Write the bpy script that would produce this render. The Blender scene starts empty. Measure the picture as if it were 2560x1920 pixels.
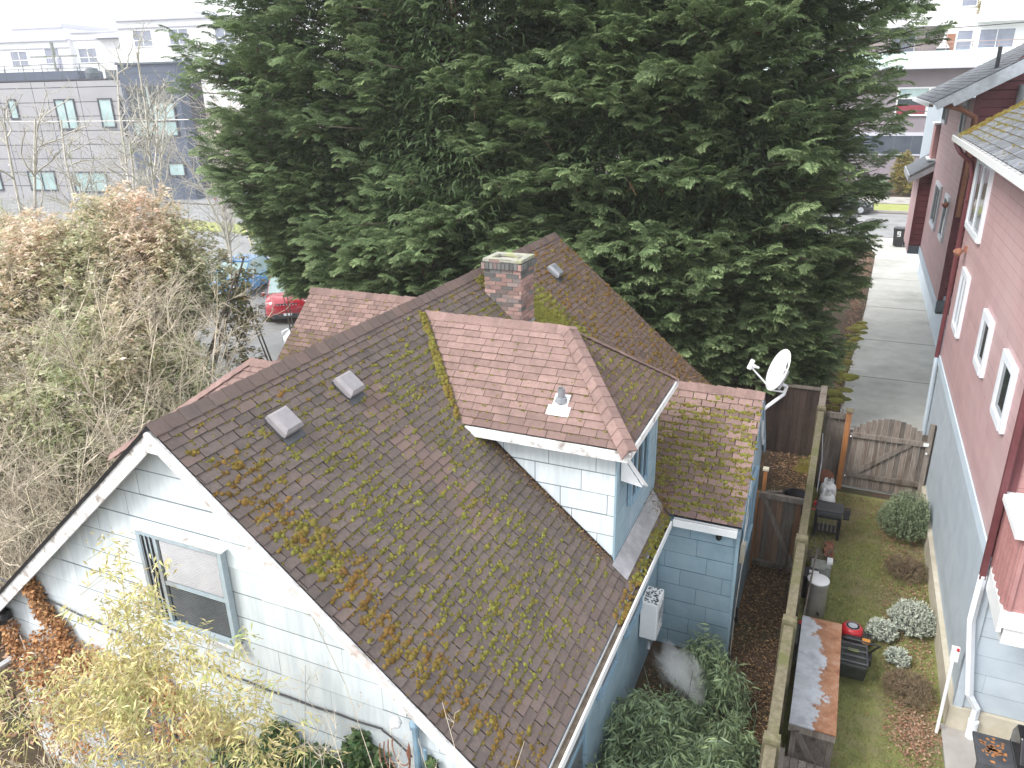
import bpy, math, random
import numpy as np
from mathutils import Vector, Matrix, Quaternion
random.seed(7); rng = np.random.default_rng(7)
S = bpy.context.scene; COL = S.collection
rad = math.radians
# ------------------------------------------------------------------ camera
cam_d = bpy.data.cameras.new('camera'); cam = bpy.data.objects.new('camera', cam_d); COL.objects.link(cam)
cam_d.sensor_width = 36.0; cam_d.lens = 26.578; cam_d.clip_start = .05; cam_d.clip_end = 3000
cam.matrix_world = Matrix(((0.91484921, -0.12908415, 0.38260711, 0), (0.40331449, 0.33834941, -0.85021003, 0),
                           (-0.01970625, 0.93212497, 0.3616002, 8.5), (0, 0, 0, 1)))
S.camera = cam
S.render.resolution_x = 1024; S.render.resolution_y = 768
# ------------------------------------------------------------------ light
SUN_EL, SUN_ROT = rad(46), rad(222)
wd = bpy.data.worlds.new('World'); S.world = wd; wd.use_nodes = True
nt = wd.node_tree; bg = nt.nodes['Background']
sky = nt.nodes.new('ShaderNodeTexSky'); sky.sky_type = 'NISHITA'; sky.sun_disc = False
sky.sun_elevation = SUN_EL; sky.sun_rotation = SUN_ROT; sky.dust_density = 4; sky.air_density = 1
mx = nt.nodes.new('ShaderNodeMix'); mx.data_type = 'RGBA'; mx.inputs['Factor'].default_value = .78
nt.links.new(sky.outputs[0], mx.inputs['A']); mx.inputs['B'].default_value = (10.2, 10.6, 11.0, 1)   # cloud layer
nt.links.new(mx.outputs['Result'], bg.inputs[0]); bg.inputs[1].default_value = .1
sd = bpy.data.lights.new('sun', 'SUN'); sun = bpy.data.objects.new('sun', sd); COL.objects.link(sun)
sd.energy = 1.5; sd.angle = rad(22); sd.color = (1, .98, .95)
sv = Vector((math.sin(SUN_ROT)*math.cos(SUN_EL), math.cos(SUN_ROT)*math.cos(SUN_EL), math.sin(SUN_EL)))
sun.rotation_euler = sv.to_track_quat('Z', 'Y').to_euler()
S.view_settings.view_transform = 'Standard'; S.view_settings.look = 'None'
S.view_settings.exposure = 1.2; S.view_settings.gamma = 1
S.cycles.volume_step_rate = 1.0
S.cycles.max_bounces = 6; S.cycles.transparent_max_bounces = 6; S.cycles.volume_bounces = 3

# ------------------------------------------------------------------ materials
def mat(name, c1, c2=None, c3=None, scale=6, rough=.85, bump=0., bscale=None, attr=0., alt=None, metal=0., detail=6,
        stretch=(1, 1, 1), lo=.35, hi=.65, spec=.4, stain=None, trans=0., emit=None, coat=0):
    """colour = noise mix c1..c2; c3 mixed in by a second, large noise; 'alt' mixed in by the face attribute v"""
    m = bpy.data.materials.new(name); m.use_nodes = True; n = m.node_tree; N = n.nodes; L = n.links
    b = N['Principled BSDF']; b.inputs['Roughness'].default_value = rough; b.inputs['Metallic'].default_value = metal
    b.inputs['Specular IOR Level'].default_value = spec; b.inputs['Coat Weight'].default_value = coat
    tc = N.new('ShaderNodeTexCoord'); mp = N.new('ShaderNodeMapping'); mp.inputs['Scale'].default_value = stretch
    L.new(tc.outputs['Object'], mp.inputs['Vector'])
    def noise(sc, det=detail, rg=.6):
        t = N.new('ShaderNodeTexNoise'); t.inputs['Scale'].default_value = sc; t.inputs['Detail'].default_value = det
        t.inputs['Roughness'].default_value = rg; L.new(mp.outputs[0], t.inputs['Vector']); return t.outputs['Fac']
    def ramp(f, a, z):
        r = N.new('ShaderNodeMapRange'); r.inputs['From Min'].default_value = a; r.inputs['From Max'].default_value = z
        L.new(f, r.inputs['Value']); return r.outputs[0]
    def mix(f, A, B, mode='MIX'):
        x = N.new('ShaderNodeMix'); x.data_type = 'RGBA'; x.blend_type = mode
        if isinstance(f, float): x.inputs['Factor'].default_value = f
        else: L.new(f, x.inputs['Factor'])
        for k, v in (('A', A), ('B', B)):
            if isinstance(v, tuple): x.inputs[k].default_value = (*v, 1) if len(v) == 3 else v
            else: L.new(v, x.inputs[k])
        return x.outputs['Result']
    col = c1
    if c2: col = mix(ramp(noise(scale), lo, hi), c1, c2)
    if c3: col = mix(ramp(noise(scale*.17 if stain is None else stain, 4, .65), .5, .68), col, c3)
    if attr or alt:
        a = N.new('ShaderNodeAttribute'); a.attribute_name = 'v'
        if alt: col = mix(a.outputs['Fac'], col, alt)
        if attr:
            w = N.new('ShaderNodeAttribute'); w.attribute_name = 'w'
            r = N.new('ShaderNodeMapRange'); r.inputs['To Min'].default_value = 1-attr; r.inputs['To Max'].default_value = 1+attr
            L.new(w.outputs['Fac'], r.inputs['Value']); cc = N.new('ShaderNodeCombineColor')
            for i in range(3): L.new(r.outputs[0], cc.inputs[i])
            col = mix(1.0, col, cc.outputs[0], 'MULTIPLY')
    if isinstance(col, tuple): b.inputs['Base Color'].default_value = (*col, 1)
    else: L.new(col, b.inputs['Base Color'])
    if emit: b.inputs['Emission Color'].default_value = (*emit[0], 1); b.inputs['Emission Strength'].default_value = emit[1]
    if bump:
        bp = N.new('ShaderNodeBump'); bp.inputs['Strength'].default_value = min(1, bump); bp.inputs['Distance'].default_value = .02*max(1, bump)
        L.new(noise(bscale or scale*4, 4), bp.inputs['Height']); L.new(bp.outputs[0], b.inputs['Normal'])
    if trans:
        t = N.new('ShaderNodeBsdfTranslucent'); ms = N.new('ShaderNodeMixShader'); ms.inputs[0].default_value = trans
        if isinstance(col, tuple): t.inputs[0].default_value = (*col, 1)
        else: L.new(col, t.inputs[0])
        L.new(b.outputs[0], ms.inputs[1]); L.new(t.outputs[0], ms.inputs[2]); L.new(ms.outputs[0], N['Material Output'].inputs['Surface'])
    return m

M = {}
def dm(k, *a, **kw): M[k] = mat(k, *a, **kw); return M[k]
dm('roof_dark', (.122, .098, .089), (.158, .128, .116), (.108, .092, .088), scale=22, rough=.95, bump=.6, bscale=220, attr=.11, alt=(.185, .13, .115), spec=.15)
dm('roof_red', (.265, .175, .155), (.325, .22, .195), (.225, .155, .138), scale=18, rough=.95, bump=.6, bscale=220, attr=.13, alt=(.12, .085, .075), spec=.15)
dm('roof_grey', (.13, .14, .155), (.20, .21, .23), (.17, .17, .17), scale=9, rough=.9, bump=.5, bscale=160, attr=.22, alt=(.3, .3, .3), spec=.25)
dm('roof_under', (.028, .022, .02), rough=1)
dm('siding_lit_tone', (.60, .665, .70), (.72, .77, .79), (.57, .62, .65), scale=5, rough=.7, bump=.2, bscale=60, attr=.06, stretch=(2.5, 2.5, .35), stain=2.2)  # chalky weathered siding, with the brightness of the sunny sides in its colour
dm('siding_shade_tone', (.255, .365, .435), (.305, .42, .485), (.33, .43, .49), scale=7, rough=.65, bump=.25, bscale=90, attr=.07)  # same pale blue siding, darkened in colour for the shaded walls
dm('joint_shade_pale', (.20, .24, .27), rough=.9)  # joint tones: gap backing, lap shadow line put into the dark colour
dm('joint_shade_blue', (.07, .12, .16), rough=.9)
dm('joint_shade_pink', (.17, .07, .08), rough=.9)
dm('joint_shade_maroon', (.03, .008, .012), rough=.9)
dm('window_trim', (.34, .42, .47), (.42, .49, .53), (.30, .31, .31), scale=9, rough=.6)
dm('blue_trim', (.20, .32, .42), (.26, .38, .47), scale=9, rough=.6)
dm('white_trim', (.72, .74, .74), (.80, .81, .81), (.42, .39, .36), scale=14, rough=.6, bump=.2, stain=9)
dm('peeling_white', (.74, .75, .75), (.82, .82, .82), (.33, .29, .26), scale=14, rough=.7, bump=.3, stain=7)
dm('rake_edge', (.62, .58, .55), (.75, .73, .71), (.42, .31, .26), scale=10, rough=.8, stain=4)
dm('white', (.78, .79, .80), (.82, .83, .83), scale=5, rough=.45)
dm('white_paint', (.70, .74, .80), (.76, .79, .83), scale=5, rough=.55)
dm('grey_metal', (.24, .25, .27), (.33, .34, .36), scale=9, rough=.45, metal=.3)
dm('vent_metal', (.25, .235, .245), (.30, .28, .29), scale=12, rough=.5)
dm('galv', (.42, .44, .47), (.55, .57, .60), (.30, .31, .33), scale=8, rough=.4, metal=.5)
dm('black', (.012, .012, .014), (.022, .022, .025), scale=8, rough=.45)
dm('black_gloss', (.015, .015, .018), rough=.2)
dm('dark_grey', (.05, .052, .058), (.075, .077, .085), scale=8, rough=.5)
dm('glass', (.03, .04, .045), rough=.06, spec=.8)
dm('glass_pale', (.30, .42, .42), (.42, .54, .53), scale=1.5, rough=.08, spec=.8)
dm('glass_blue', (.16, .18, .25), (.26, .28, .35), scale=.8, rough=.08, spec=.8)
dm('blind', (.46, .46, .485), (.53, .53, .55), scale=4, rough=.7)
dm('blind_dark', (.09, .10, .11), (.14, .15, .16), scale=4, rough=.3)
dm('brick', (.33, .20, .175), (.43, .27, .235), (.24, .20, .19), scale=12, rough=.9, bump=.6, bscale=90, attr=.3, alt=(.15, .15, .145), stain=2.5)
dm('mortar', (.46, .42, .39), (.34, .31, .29), scale=10, rough=.95)
dm('cap_stone', (.30, .30, .26), (.42, .41, .33), (.35, .38, .14), scale=12, rough=.95, bump=.8, bscale=60, stain=4)
dm('moss', (.150, .152, .034), (.235, .235, .055), scale=30, rough=1, bump=1, bscale=140, attr=.35, alt=(.20, .11, .035), spec=.1)
dm('litter', (.16, .075, .035), (.10, .05, .028), scale=20, rough=.95, attr=.5, alt=(.30, .20, .10))
dm('pink', (.48, .315, .32), (.53, .35, .355), (.52, .37, .37), scale=3, rough=.6, attr=.05)
dm('maroon', (.14, .042, .05), (.175, .055, .062), scale=4, rough=.6, attr=.08)
dm('maroon_trim', (.12, .036, .042), (.155, .05, .056), scale=6, rough=.5)
dm('red_paint', (.39, .20, .195), (.44, .235, .225), (.36, .17, .165), scale=6, rough=.6)
dm('paleblue_band', (.56, .66, .76), (.62, .72, .80), scale=3, rough=.55)
dm('blue_grey_siding', (.42, .48, .535), (.48, .54, .595), scale=3, rough=.6, attr=.04)
dm('slate', (.10, .12, .14), (.13, .15, .17), scale=6, rough=.6)
dm('cream_conc', (.50, .45, .34), (.58, .54, .45), (.40, .36, .28), scale=4, rough=.9, bump=.3)
dm('concrete', (.42, .41, .37), (.52, .51, .48), (.31, .31, .28), scale=1.6, rough=.8, bump=.3, bscale=60, stain=.33, lo=.3, hi=.7)
dm('concrete_moss', (.24, .25, .16), (.34, .34, .29), scale=1.2, rough=.85)
dm('patio', (.33, .31, .29), (.40, .38, .35), (.24, .22, .20), scale=3, rough=.9, bump=.3, bscale=80)
dm('asphalt', (.20, .20, .20), (.28, .28, .28), scale=.8, rough=.85)
dm('soil', (.055, .036, .022), (.095, .062, .040), (.055, .058, .025), scale=5, rough=1, bump=1, bscale=22)
dm('lawn', (.17, .18, .06), (.25, .26, .09), (.26, .21, .14), scale=4, rough=1, bump=1, bscale=50, stain=.9)
dm('verge', (.25, .28, .08), (.32, .33, .12), scale=3, rough=1)
dm('grass', (.17, .20, .06), (.26, .29, .09), scale=2, rough=.9, attr=.35, alt=(.26, .21, .10), trans=.2)
dm('wood_grey', (.15, .125, .105), (.24, .21, .185), (.10, .075, .06), scale=7, rough=.95, bump=.5, stretch=(6, 6, .6), attr=.32, alt=(.36, .16, .07))
dm('wood_dark', (.042, .028, .022), (.075, .052, .042), (.03, .02, .017), scale=7, rough=.95, bump=.5, stretch=(6, 6, .6), attr=.35)
dm('wood_orange', (.34, .13, .04), (.45, .20, .07), (.22, .11, .06), scale=6, rough=.9, stretch=(6, 6, .6))
dm('wood_moss', (.12, .105, .065), (.19, .165, .11), (.11, .115, .045), scale=14, rough=.95, bump=.5)
dm('rust', (.27, .12, .055), (.38, .19, .10), (.27, .17, .155), scale=5, rough=.9, bump=.3, stain=2.5)
dm('red_plastic', (.50, .02, .03), (.42, .015, .02), scale=5, rough=.3, spec=.5)
dm('plastic_black', (.018, .02, .02), (.03, .035, .03), scale=12, rough=.4)
dm('steel', (.50, .48, .47), (.40, .38, .37), scale=3, rough=.32, metal=.55)
dm('terracotta', (.35, .16, .10), (.26, .12, .08), scale=9, rough=.9)
dm('block', (.33, .34, .33), (.22, .23, .20), (.15, .18, .08), scale=9, rough=.95, bump=.5)
dm('rope_orange', (.52, .22, .04), (.42, .16, .03), scale=8, rough=.8)
dm('bark', (.10, .075, .055), (.17, .14, .11), scale=9, rough=.95, bump=.8)
dm('bark_pale', (.46, .43, .37), (.58, .55, .49), (.36, .36, .26), scale=5, rough=.9)
dm('twig', (.53, .46, .36), (.66, .57, .46), (.48, .48, .24), scale=1.2, rough=.9, attr=.5, alt=(.62, .54, .42))
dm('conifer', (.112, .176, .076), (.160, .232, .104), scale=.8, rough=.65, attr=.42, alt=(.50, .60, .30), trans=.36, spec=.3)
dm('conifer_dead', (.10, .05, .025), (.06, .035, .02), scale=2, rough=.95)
dm('photinia', (.34, .40, .19), (.52, .54, .32), scale=.7, rough=.25, attr=.4, alt=(.80, .62, .50), trans=.4, spec=.6)
dm('laurel', (.06, .115, .03), (.13, .18, .05), scale=1.2, rough=.35, attr=.4, alt=(.40, .22, .10), trans=.15, spec=.6)
dm('bamboo_green', (.155, .225, .125), (.25, .33, .20), scale=1.5, rough=.5, attr=.4, alt=(.27, .34, .15), trans=.25)
dm('bamboo_yellow', (.55, .47, .17), (.36, .43, .15), scale=1.6, rough=.5, attr=.38, alt=(.74, .60, .36), trans=.25)
dm('culm', (.42, .34, .16), (.48, .40, .22), scale=3, rough=.5)
dm('pale_leaf', (.30, .20, .13), (.38, .27, .19), scale=3, rough=.85, attr=.35, alt=(.26, .12, .07))
dm('dead_leaf', (.48, .24, .10), (.60, .35, .17), scale=3, rough=.85, attr=.35, alt=(.20, .08, .03), trans=.15)
dm('ivy', (.03, .075, .025), (.06, .12, .035), scale=3, rough=.45, attr=.4, alt=(.15, .20, .07), spec=.5)
dm('rosemary', (.08, .13, .06), (.13, .19, .09), scale=2, rough=.8, attr=.35, alt=(.24, .29, .17))
dm('silver', (.30, .36, .32), (.40, .45, .40), scale=2, rough=.85, attr=.3, alt=(.52, .54, .44))
dm('dry_twig', (.16, .11, .07), (.22, .17, .10), scale=2, rough=.95, attr=.35)
dm('orange_shrub', (.28, .19, .03), (.20, .20, .04), scale=2, rough=.9, attr=.35)
dm('panel_grey', (.33, .325, .34), (.37, .36, .375), scale=.3, rough=.6, attr=.05)
dm('panel_joint', (.07, .07, .085), rough=.8)
dm('navy_siding', (.085, .105, .15), (.11, .13, .18), scale=.4, rough=.6, attr=.05)
dm('apt_white', (.80, .80, .81), (.86, .86, .86), scale=.4, rough=.8)
dm('apt_trim', (.52, .52, .60), rough=.8)
dm('apt_tan', (.50, .42, .42), (.56, .48, .47), scale=.4, rough=.8)
dm('mauve', (.235, .20, .225), (.28, .24, .265), scale=.5, rough=.8, attr=.04)
dm('mint', (.66, .82, .80), (.72, .86, .84), scale=.5, rough=.7)
dm('dark_screen', (.05, .065, .09), (.08, .095, .12), scale=.8, rough=.3)
dm('interior_red', (.26, .03, .05), (.18, .03, .04), scale=1, rough=.5)
dm('railing', (.36, .28, .26), rough=.6)
dm('car_red', (.40, .014, .03), rough=.25, coat=1, spec=.6)
dm('car_blue', (.03, .22, .48), rough=.25, coat=1, spec=.6)
dm('car_grey', (.10, .11, .13), rough=.25, coat=1, spec=.6)
dm('car_black', (.012, .014, .02), rough=.2, coat=1, spec=.6)
dm('car_white', (.75, .76, .77), rough=.25, coat=1, spec=.6)
dm('cable', (.06, .06, .065), rough=.6)
dm('cable_pale', (.62, .60, .55), rough=.6)

# ------------------------------------------------------------------ mesh helpers
V3 = lambda p: np.array(p, float)
def nrm(v): v = V3(v); return v/np.linalg.norm(v)
class MB:
    def __init__(s): s.V = []; s.F = []; s.a = []; s.w = []; s.m = []; s.I = []
    def add(s, pts, faces, v=0., w=None, m=0):
        b = len(s.V); s.V += [tuple(p) for p in pts]
        if w is None: w = random.random()
        f0 = len(s.F)
        for f in faces: s.F.append([b+i for i in f]); s.a.append(v); s.w.append(w); s.m.append(m)
        s.I.append((b, len(s.V), f0, len(s.F)))
    def sub(s, ids):
        o = MB()
        for k in ids:
            b, e, f0, f1 = s.I[k]; q = len(o.V); o.V += s.V[b:e]; o.F += [[i-b+q for i in f] for f in s.F[f0:f1]]; o.a += s.a[f0:f1]; o.w += s.w[f0:f1]; o.m += s.m[f0:f1]
        return o
    def clusters(s, gap=.12):
        n = len(s.I); A = np.array(s.V); lo = np.array([A[b:e].min(0) for b, e, _, _ in s.I])-gap/2; hi = np.array([A[b:e].max(0) for b, e, _, _ in s.I])+gap/2; lab = list(range(n))
        def root(i):
            while lab[i] != i: i = lab[i]
            return i
        for i in range(n):
            t = np.where(((lo[i] <= hi[i+1:]) & (hi[i] >= lo[i+1:])).all(1))[0]
            for j in t: lab[root(i+1+j)] = root(i)
        d = {}
        for i in range(n): d.setdefault(root(i), []).append(i)
        return list(d.values())
    def poly(s, pts, v=0., w=None, m=0): s.add(pts, [list(range(len(pts)))], v, w, m)
    def obox(s, O, U, V, N, u0, u1, v0, v1, n0, n1, v=0., w=None, m=0):
        O, U, V, N = V3(O), V3(U), V3(V), V3(N)
        P = [O+U*a+V*b+N*c for a in (u0, u1) for b in (v0, v1) for c in (n0, n1)]
        F = [(0, 1, 3, 2), (4, 6, 7, 5), (0, 4, 5, 1), (2, 3, 7, 6), (0, 2, 6, 4), (1, 5, 7, 3)]
        if np.dot(np.cross(U, V), N) < 0: F = [f[::-1] for f in F]
        s.add(P, F, v, w, m)
    def box(s, x0, x1, y0, y1, z0, z1, v=0., w=None, m=0): s.obox((0, 0, 0), (1, 0, 0), (0, 1, 0), (0, 0, 1), x0, x1, y0, y1, z0, z1, v, w, m)
    def prism(s, poly, D, v=0., w=None, m=0):
        n = len(poly); P = [V3(p) for p in poly]; Q = [p+V3(D) for p in P]
        F = [list(range(n))[::-1], list(range(n, 2*n))]+[[i, (i+1) % n, n+(i+1) % n, n+i] for i in range(n)]
        s.add(P+Q, F, v, w, m)
    def tube(s, pts, r, n=6, v=0., w=None, m=0, cap=True):
        pts = [V3(p) for p in pts]; k = len(pts); rr = r if hasattr(r, '__len__') else [r]*k; R = []; a = None
        for i, p in enumerate(pts):
            t = nrm(pts[min(i+1, k-1)]-pts[max(i-1, 0)]+1e-9)
            if a is None: a = np.cross(t, (0, 0, 1.) if abs(t[2]) < .9 else (1., 0, 0))
            a = nrm(a-t*a.dot(t)); b = np.cross(t, a)
            R += [p+rr[i]*(a*math.cos(2*math.pi*j/n)+b*math.sin(2*math.pi*j/n)) for j in range(n)]
        F = [[i*n+j, i*n+(j+1) % n, (i+1)*n+(j+1) % n, (i+1)*n+j] for i in range(k-1) for j in range(n)]
        if cap: F += [list(range(n))[::-1], [(k-1)*n+j for j in range(n)]]
        s.add(R, F, v, w, m)
    def lathe(s, O, prof, n=20, ax=(0, 0, 1), v=0., w=None, m=0, cap=True):
        ax = nrm(ax); a = nrm(np.cross(ax, (0, 0, 1.) if abs(ax[2]) < .9 else (1., 0, 0))); b = np.cross(ax, a); O = V3(O)
        R = [O+ax*h+r*(a*math.cos(2*math.pi*j/n)+b*math.sin(2*math.pi*j/n)) for r, h in prof for j in range(n)]; k = len(prof)
        F = [[i*n+j, i*n+(j+1) % n, (i+1)*n+(j+1) % n, (i+1)*n+j] for i in range(k-1) for j in range(n)]
        if cap: F += [list(range(n))[::-1], [(k-1)*n+j for j in range(n)]]
        s.add(R, F, v, w, m)

LOC = {}
def finish(o, parent, label, cat, group, kind):
    COL.objects.link(o)
    if parent is not None: o.parent = parent
    if label: o['label'] = label
    if cat: o['category'] = cat
    if group: o['group'] = group
    if kind: o['kind'] = kind
    return o
def wloc(o):
    l = Vector((0, 0, 0))
    while o is not None: l += o.location; o = o.parent
    return l
def thing(name, label, cat, loc=(0, 0, 0), rz=0, group=None):
    o = bpy.data.objects.new(name, None); o.empty_display_size = .2; o.location = loc; o.rotation_euler = (0, 0, rz)
    return finish(o, None, label, cat, group, None)
def npmesh(name, Vt, F, mats, a=None, w=None, mi=None, smooth=False):
    me = bpy.data.meshes.new(name)
    if isinstance(F, np.ndarray):
        nf, k = F.shape; me.vertices.add(len(Vt)); me.vertices.foreach_set('co', np.ascontiguousarray(Vt, dtype=np.float32).ravel())
        me.loops.add(nf*k); me.loops.foreach_set('vertex_index', F.astype(np.int32).ravel())
        me.polygons.add(nf); me.polygons.foreach_set('loop_start', np.arange(0, nf*k, k, dtype=np.int32)); me.update(calc_edges=True)
    else:
        me.from_pydata([tuple(p) for p in Vt], [], F)
    for nm, arr in (('v', a), ('w', w)):
        if arr is not None and len(me.polygons):
            at = me.attributes.new(nm, 'FLOAT', 'FACE'); at.data.foreach_set('value', np.asarray(arr, dtype=np.float32))
    for m in (mats if isinstance(mats, (list, tuple)) else [mats]): me.materials.append(M[m])
    if mi is not None and any(mi): me.polygons.foreach_set('material_index', np.asarray(mi, dtype=np.int32))
    if smooth: me.polygons.foreach_set('use_smooth', np.ones(len(me.polygons), bool))
    return me
def obj(name, mb, mats, parent=None, label=None, cat=None, group=None, kind=None, local=False, bevel=0, smooth=False, loc=None):
    """mb holds world coordinates (local=True: coordinates of the parent); pieces that stand apart become parts of their own"""
    if parent is not None and kind is None and 1 < len(mb.I) <= 400:
        cl = mb.clusters()
        if 1 < len(cl) <= 14: return [obj(name, mb.sub(c), mats, parent, label, cat, group, 'one', local, bevel, smooth, loc) for c in cl][0]
    if kind == 'one': kind = None
    base = V3(loc) if loc is not None else (V3(wloc(parent)) if parent is not None and not local else np.zeros(3))
    Vt = np.array(mb.V, float)-base if len(mb.V) else np.zeros((0, 3))
    me = npmesh(name, Vt, mb.F, mats, mb.a, mb.w, mb.m, smooth); o = bpy.data.objects.new(name, me)
    if loc is not None: o.location = loc
    if bevel:
        b = o.modifiers.new('b', 'BEVEL'); b.width = bevel; b.segments = 2; b.limit_method = 'ANGLE'; b.angle_limit = rad(40)
    return finish(o, parent, label, cat, group, kind)
def npobj(name, Vt, F, mats, parent=None, a=None, w=None, **k):
    base = V3(wloc(parent)) if parent is not None else np.zeros(3)
    o = bpy.data.objects.new(name, npmesh(name, Vt-base, F, mats, a, w)); return finish(o, parent, k.get('label'), k.get('cat'), k.get('group'), k.get('kind'))
def copy_tree(o, parent=None):
    c = o.copy(); COL.objects.link(c); c.parent = parent
    for ch in list(o.children): copy_tree(ch, c)
    return c

def clip(poly, conv):
    """Sutherland-Hodgman, conv counter-clockwise"""
    out = poly
    for i in range(len(conv)):
        (ax, ay), (bx, by) = conv[i], conv[(i+1) % len(conv)]; inp = out; out = []
        if not inp: break
        f = lambda p: (bx-ax)*(p[1]-ay)-(by-ay)*(p[0]-ax)
        for j in range(len(inp)):
            P, Q = inp[j-1], inp[j]; fp, fq = f(P), f(Q)
            if (fp >= 0) != (fq >= 0): t = fp/(fp-fq); out.append((P[0]+t*(Q[0]-P[0]), P[1]+t*(Q[1]-P[1])))
            if fq >= 0: out.append(Q)
    return out
def ccw(p):
    a = sum(p[i-1][0]*p[i][1]-p[i][0]*p[i-1][1] for i in range(len(p))); return p if a > 0 else p[::-1]
def tiles(mb, O, U, V, N, poly, expo, tw, gap, th, vfn=None, stag=None, jit=.3, deck=True, v0=None, wj=0., lap=0.):
    """courses of overlapping tabs filling the convex polygon (u,v)"""
    O, U, V, N = V3(O), V3(U), V3(V), V3(N); poly = ccw([tuple(p) for p in poly])
    if deck: mb.poly([O+U*a+V*b for a, b in poly], 0, 0, 1)
    us = [p[0] for p in poly]; vs = [p[1] for p in poly]; r = 0; v = min(vs) if v0 is None else v0
    while v < max(vs):
        off = (stag[r % len(stag)] if stag else random.random())*tw; u = min(us)-off-tw*.5
        while u < max(us):
            wv = tw*(1+random.uniform(-wj, wj)); g = gap*random.uniform(.5, 1.4)
            lo = v+random.uniform(-1, 1)*jit*th+lap*random.uniform(.7, 1.3)
            q = clip([(u+g/2, lo), (u+wv-g/2, lo), (u+wv-g/2, v+expo), (u+g/2, v+expo)], poly)
            if len(q) > 2 and (max(p[0] for p in q)-min(p[0] for p in q)) > .004:
                t = th*random.uniform(1-jit, 1+jit); o = lambda p: max(.001, t*(1-(p[1]-v)/expo))+.0015
                cu = sum(p[0] for p in q)/len(q); cv = v; vv, ww = vfn(cu, cv) if vfn else (0., random.random())
                P = [O+U*p[0]+V*p[1]+N*o(p) for p in q]; n = len(q); mb.poly(P, vv, ww)
                for i in range(n):
                    a, b = q[i], q[(i+1) % n]
                    if abs(a[1]-b[1]) < .012 and a[1] < v+expo*.4: mb.poly([O+U*a[0]+V*a[1], O+U*b[0]+V*b[1], P[(i+1) % n], P[i]], vv, ww*.5)
            u += wv
        v += expo; r += 1
def window(parent, O, U, V, N, w, h, fw=.08, fm='white', gm='glass', nx=1, ny=1, dep=.05, split=None, sub='pane', label=None, mull=.05):
    """O = lower left corner of the outside of the frame on the wall face"""
    f = MB(); f.obox(O, U, V, N, 0, fw, 0, h, 0, dep); f.obox(O, U, V, N, w-fw, w, 0, h, 0, dep)
    f.obox(O, U, V, N, fw, w-fw, 0, fw, 0, dep+.012); f.obox(O, U, V, N, fw, w-fw, h-fw, h, 0, dep+.004)
    for i in range(1, nx): x = w*i/nx; f.obox(O, U, V, N, x-mull/2, x+mull/2, fw, h-fw, 0, dep-.008)
    ys = [split] if split else [h*i/ny for i in range(1, ny)]
    for y in ys: f.obox(O, U, V, N, fw, w-fw, y-mull/2, y+mull/2, 0, dep-.012)
    fo = obj('window', f, fm, parent, label); g = MB(); g.obox(O, U, V, N, fw*.9, w-fw*.9, fw*.9, h-fw*.9, .002, dep*.45)
    obj(sub, g, gm, fo); return fo
X_, Y_, Z_ = V3((1, 0, 0)), V3((0, 1, 0)), V3((0, 0, 1))
def tag(o, label=None, cat=None, group=None, kind=None):
    for k, v in (('label', label), ('category', cat), ('group', group), ('kind', kind)):
        if v: o[k] = v
    return o
def sheet(name, pts, z, m):
    mb = MB(); mb.poly([(x, y, z) for x, y in pts]); return obj(name, mb, m, kind='structure')
# ---- foliage helpers
def rotz(a): c, s = np.cos(a), np.sin(a); o = np.zeros_like(a); e = np.ones_like(a); return np.stack([np.stack([c, -s, o], -1), np.stack([s, c, o], -1), np.stack([o, o, e], -1)], -2)
def roty(a): c, s = np.cos(a), np.sin(a); o = np.zeros_like(a); e = np.ones_like(a); return np.stack([np.stack([c, o, s], -1), np.stack([o, e, o], -1), np.stack([-s, o, c], -1)], -2)
def rotx(a): c, s = np.cos(a), np.sin(a); o = np.zeros_like(a); e = np.ones_like(a); return np.stack([np.stack([e, o, o], -1), np.stack([o, c, -s], -1), np.stack([o, s, c], -1)], -2)
def leaves(P, az, el, L, Wd, fold=.25, roll=None):
    """diamond leaves at P pointing to azimuth az, elevation el (arrays) -> verts, quads"""
    n = len(P); R = rotz(az) @ roty(-el) @ rotx(roll if roll is not None else rng.uniform(-.9, .9, n))
    L = np.broadcast_to(L, (n,)); Wd = np.broadcast_to(Wd, (n,)); o = np.zeros(n)
    T = np.stack([np.stack([o, o, o], -1), np.stack([L*.42, -Wd/2, L*fold*.2], -1), np.stack([L, o, -L*fold*.35], -1), np.stack([L*.42, Wd/2, L*fold*.2], -1)], 1)
    Vt = P[:, None, :]+np.einsum('nij,nkj->nki', R, T); return Vt.reshape(-1, 3), np.arange(4*n).reshape(-1, 4)
def twigs(P, Q, r0, r1):
    """straight 3-sided twigs from P to Q (n,3)"""
    n = len(P); d = Q-P; d /= np.linalg.norm(d, axis=1, keepdims=True)+1e-9
    a = np.cross(d, np.where(np.abs(d[:, 2:3]) < .9, [[0, 0, 1.]], [[1., 0, 0]])); a /= np.linalg.norm(a, axis=1, keepdims=True)+1e-9; b = np.cross(d, a)
    V_ = []
    for (B, r) in ((P, r0), (Q, r1)):
        r = np.broadcast_to(r, (n,))[:, None]
        for k in range(3): V_.append(B+r*(a*math.cos(2.0944*k)+b*math.sin(2.0944*k)))
    Vt = np.stack(V_, 1).reshape(-1, 3); i = np.arange(n)[:, None, None]*6
    F = i+np.array([[0, 1, 4, 3], [1, 2, 5, 4], [2, 0, 3, 5]])[None]; return Vt, F.reshape(-1, 4)
def catm(*vf):
    Vs, Fs, o = [], [], 0
    for v, f in vf: Vs.append(v); Fs.append(f+o); o += len(v)
    return np.concatenate(Vs), np.concatenate(Fs)

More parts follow.
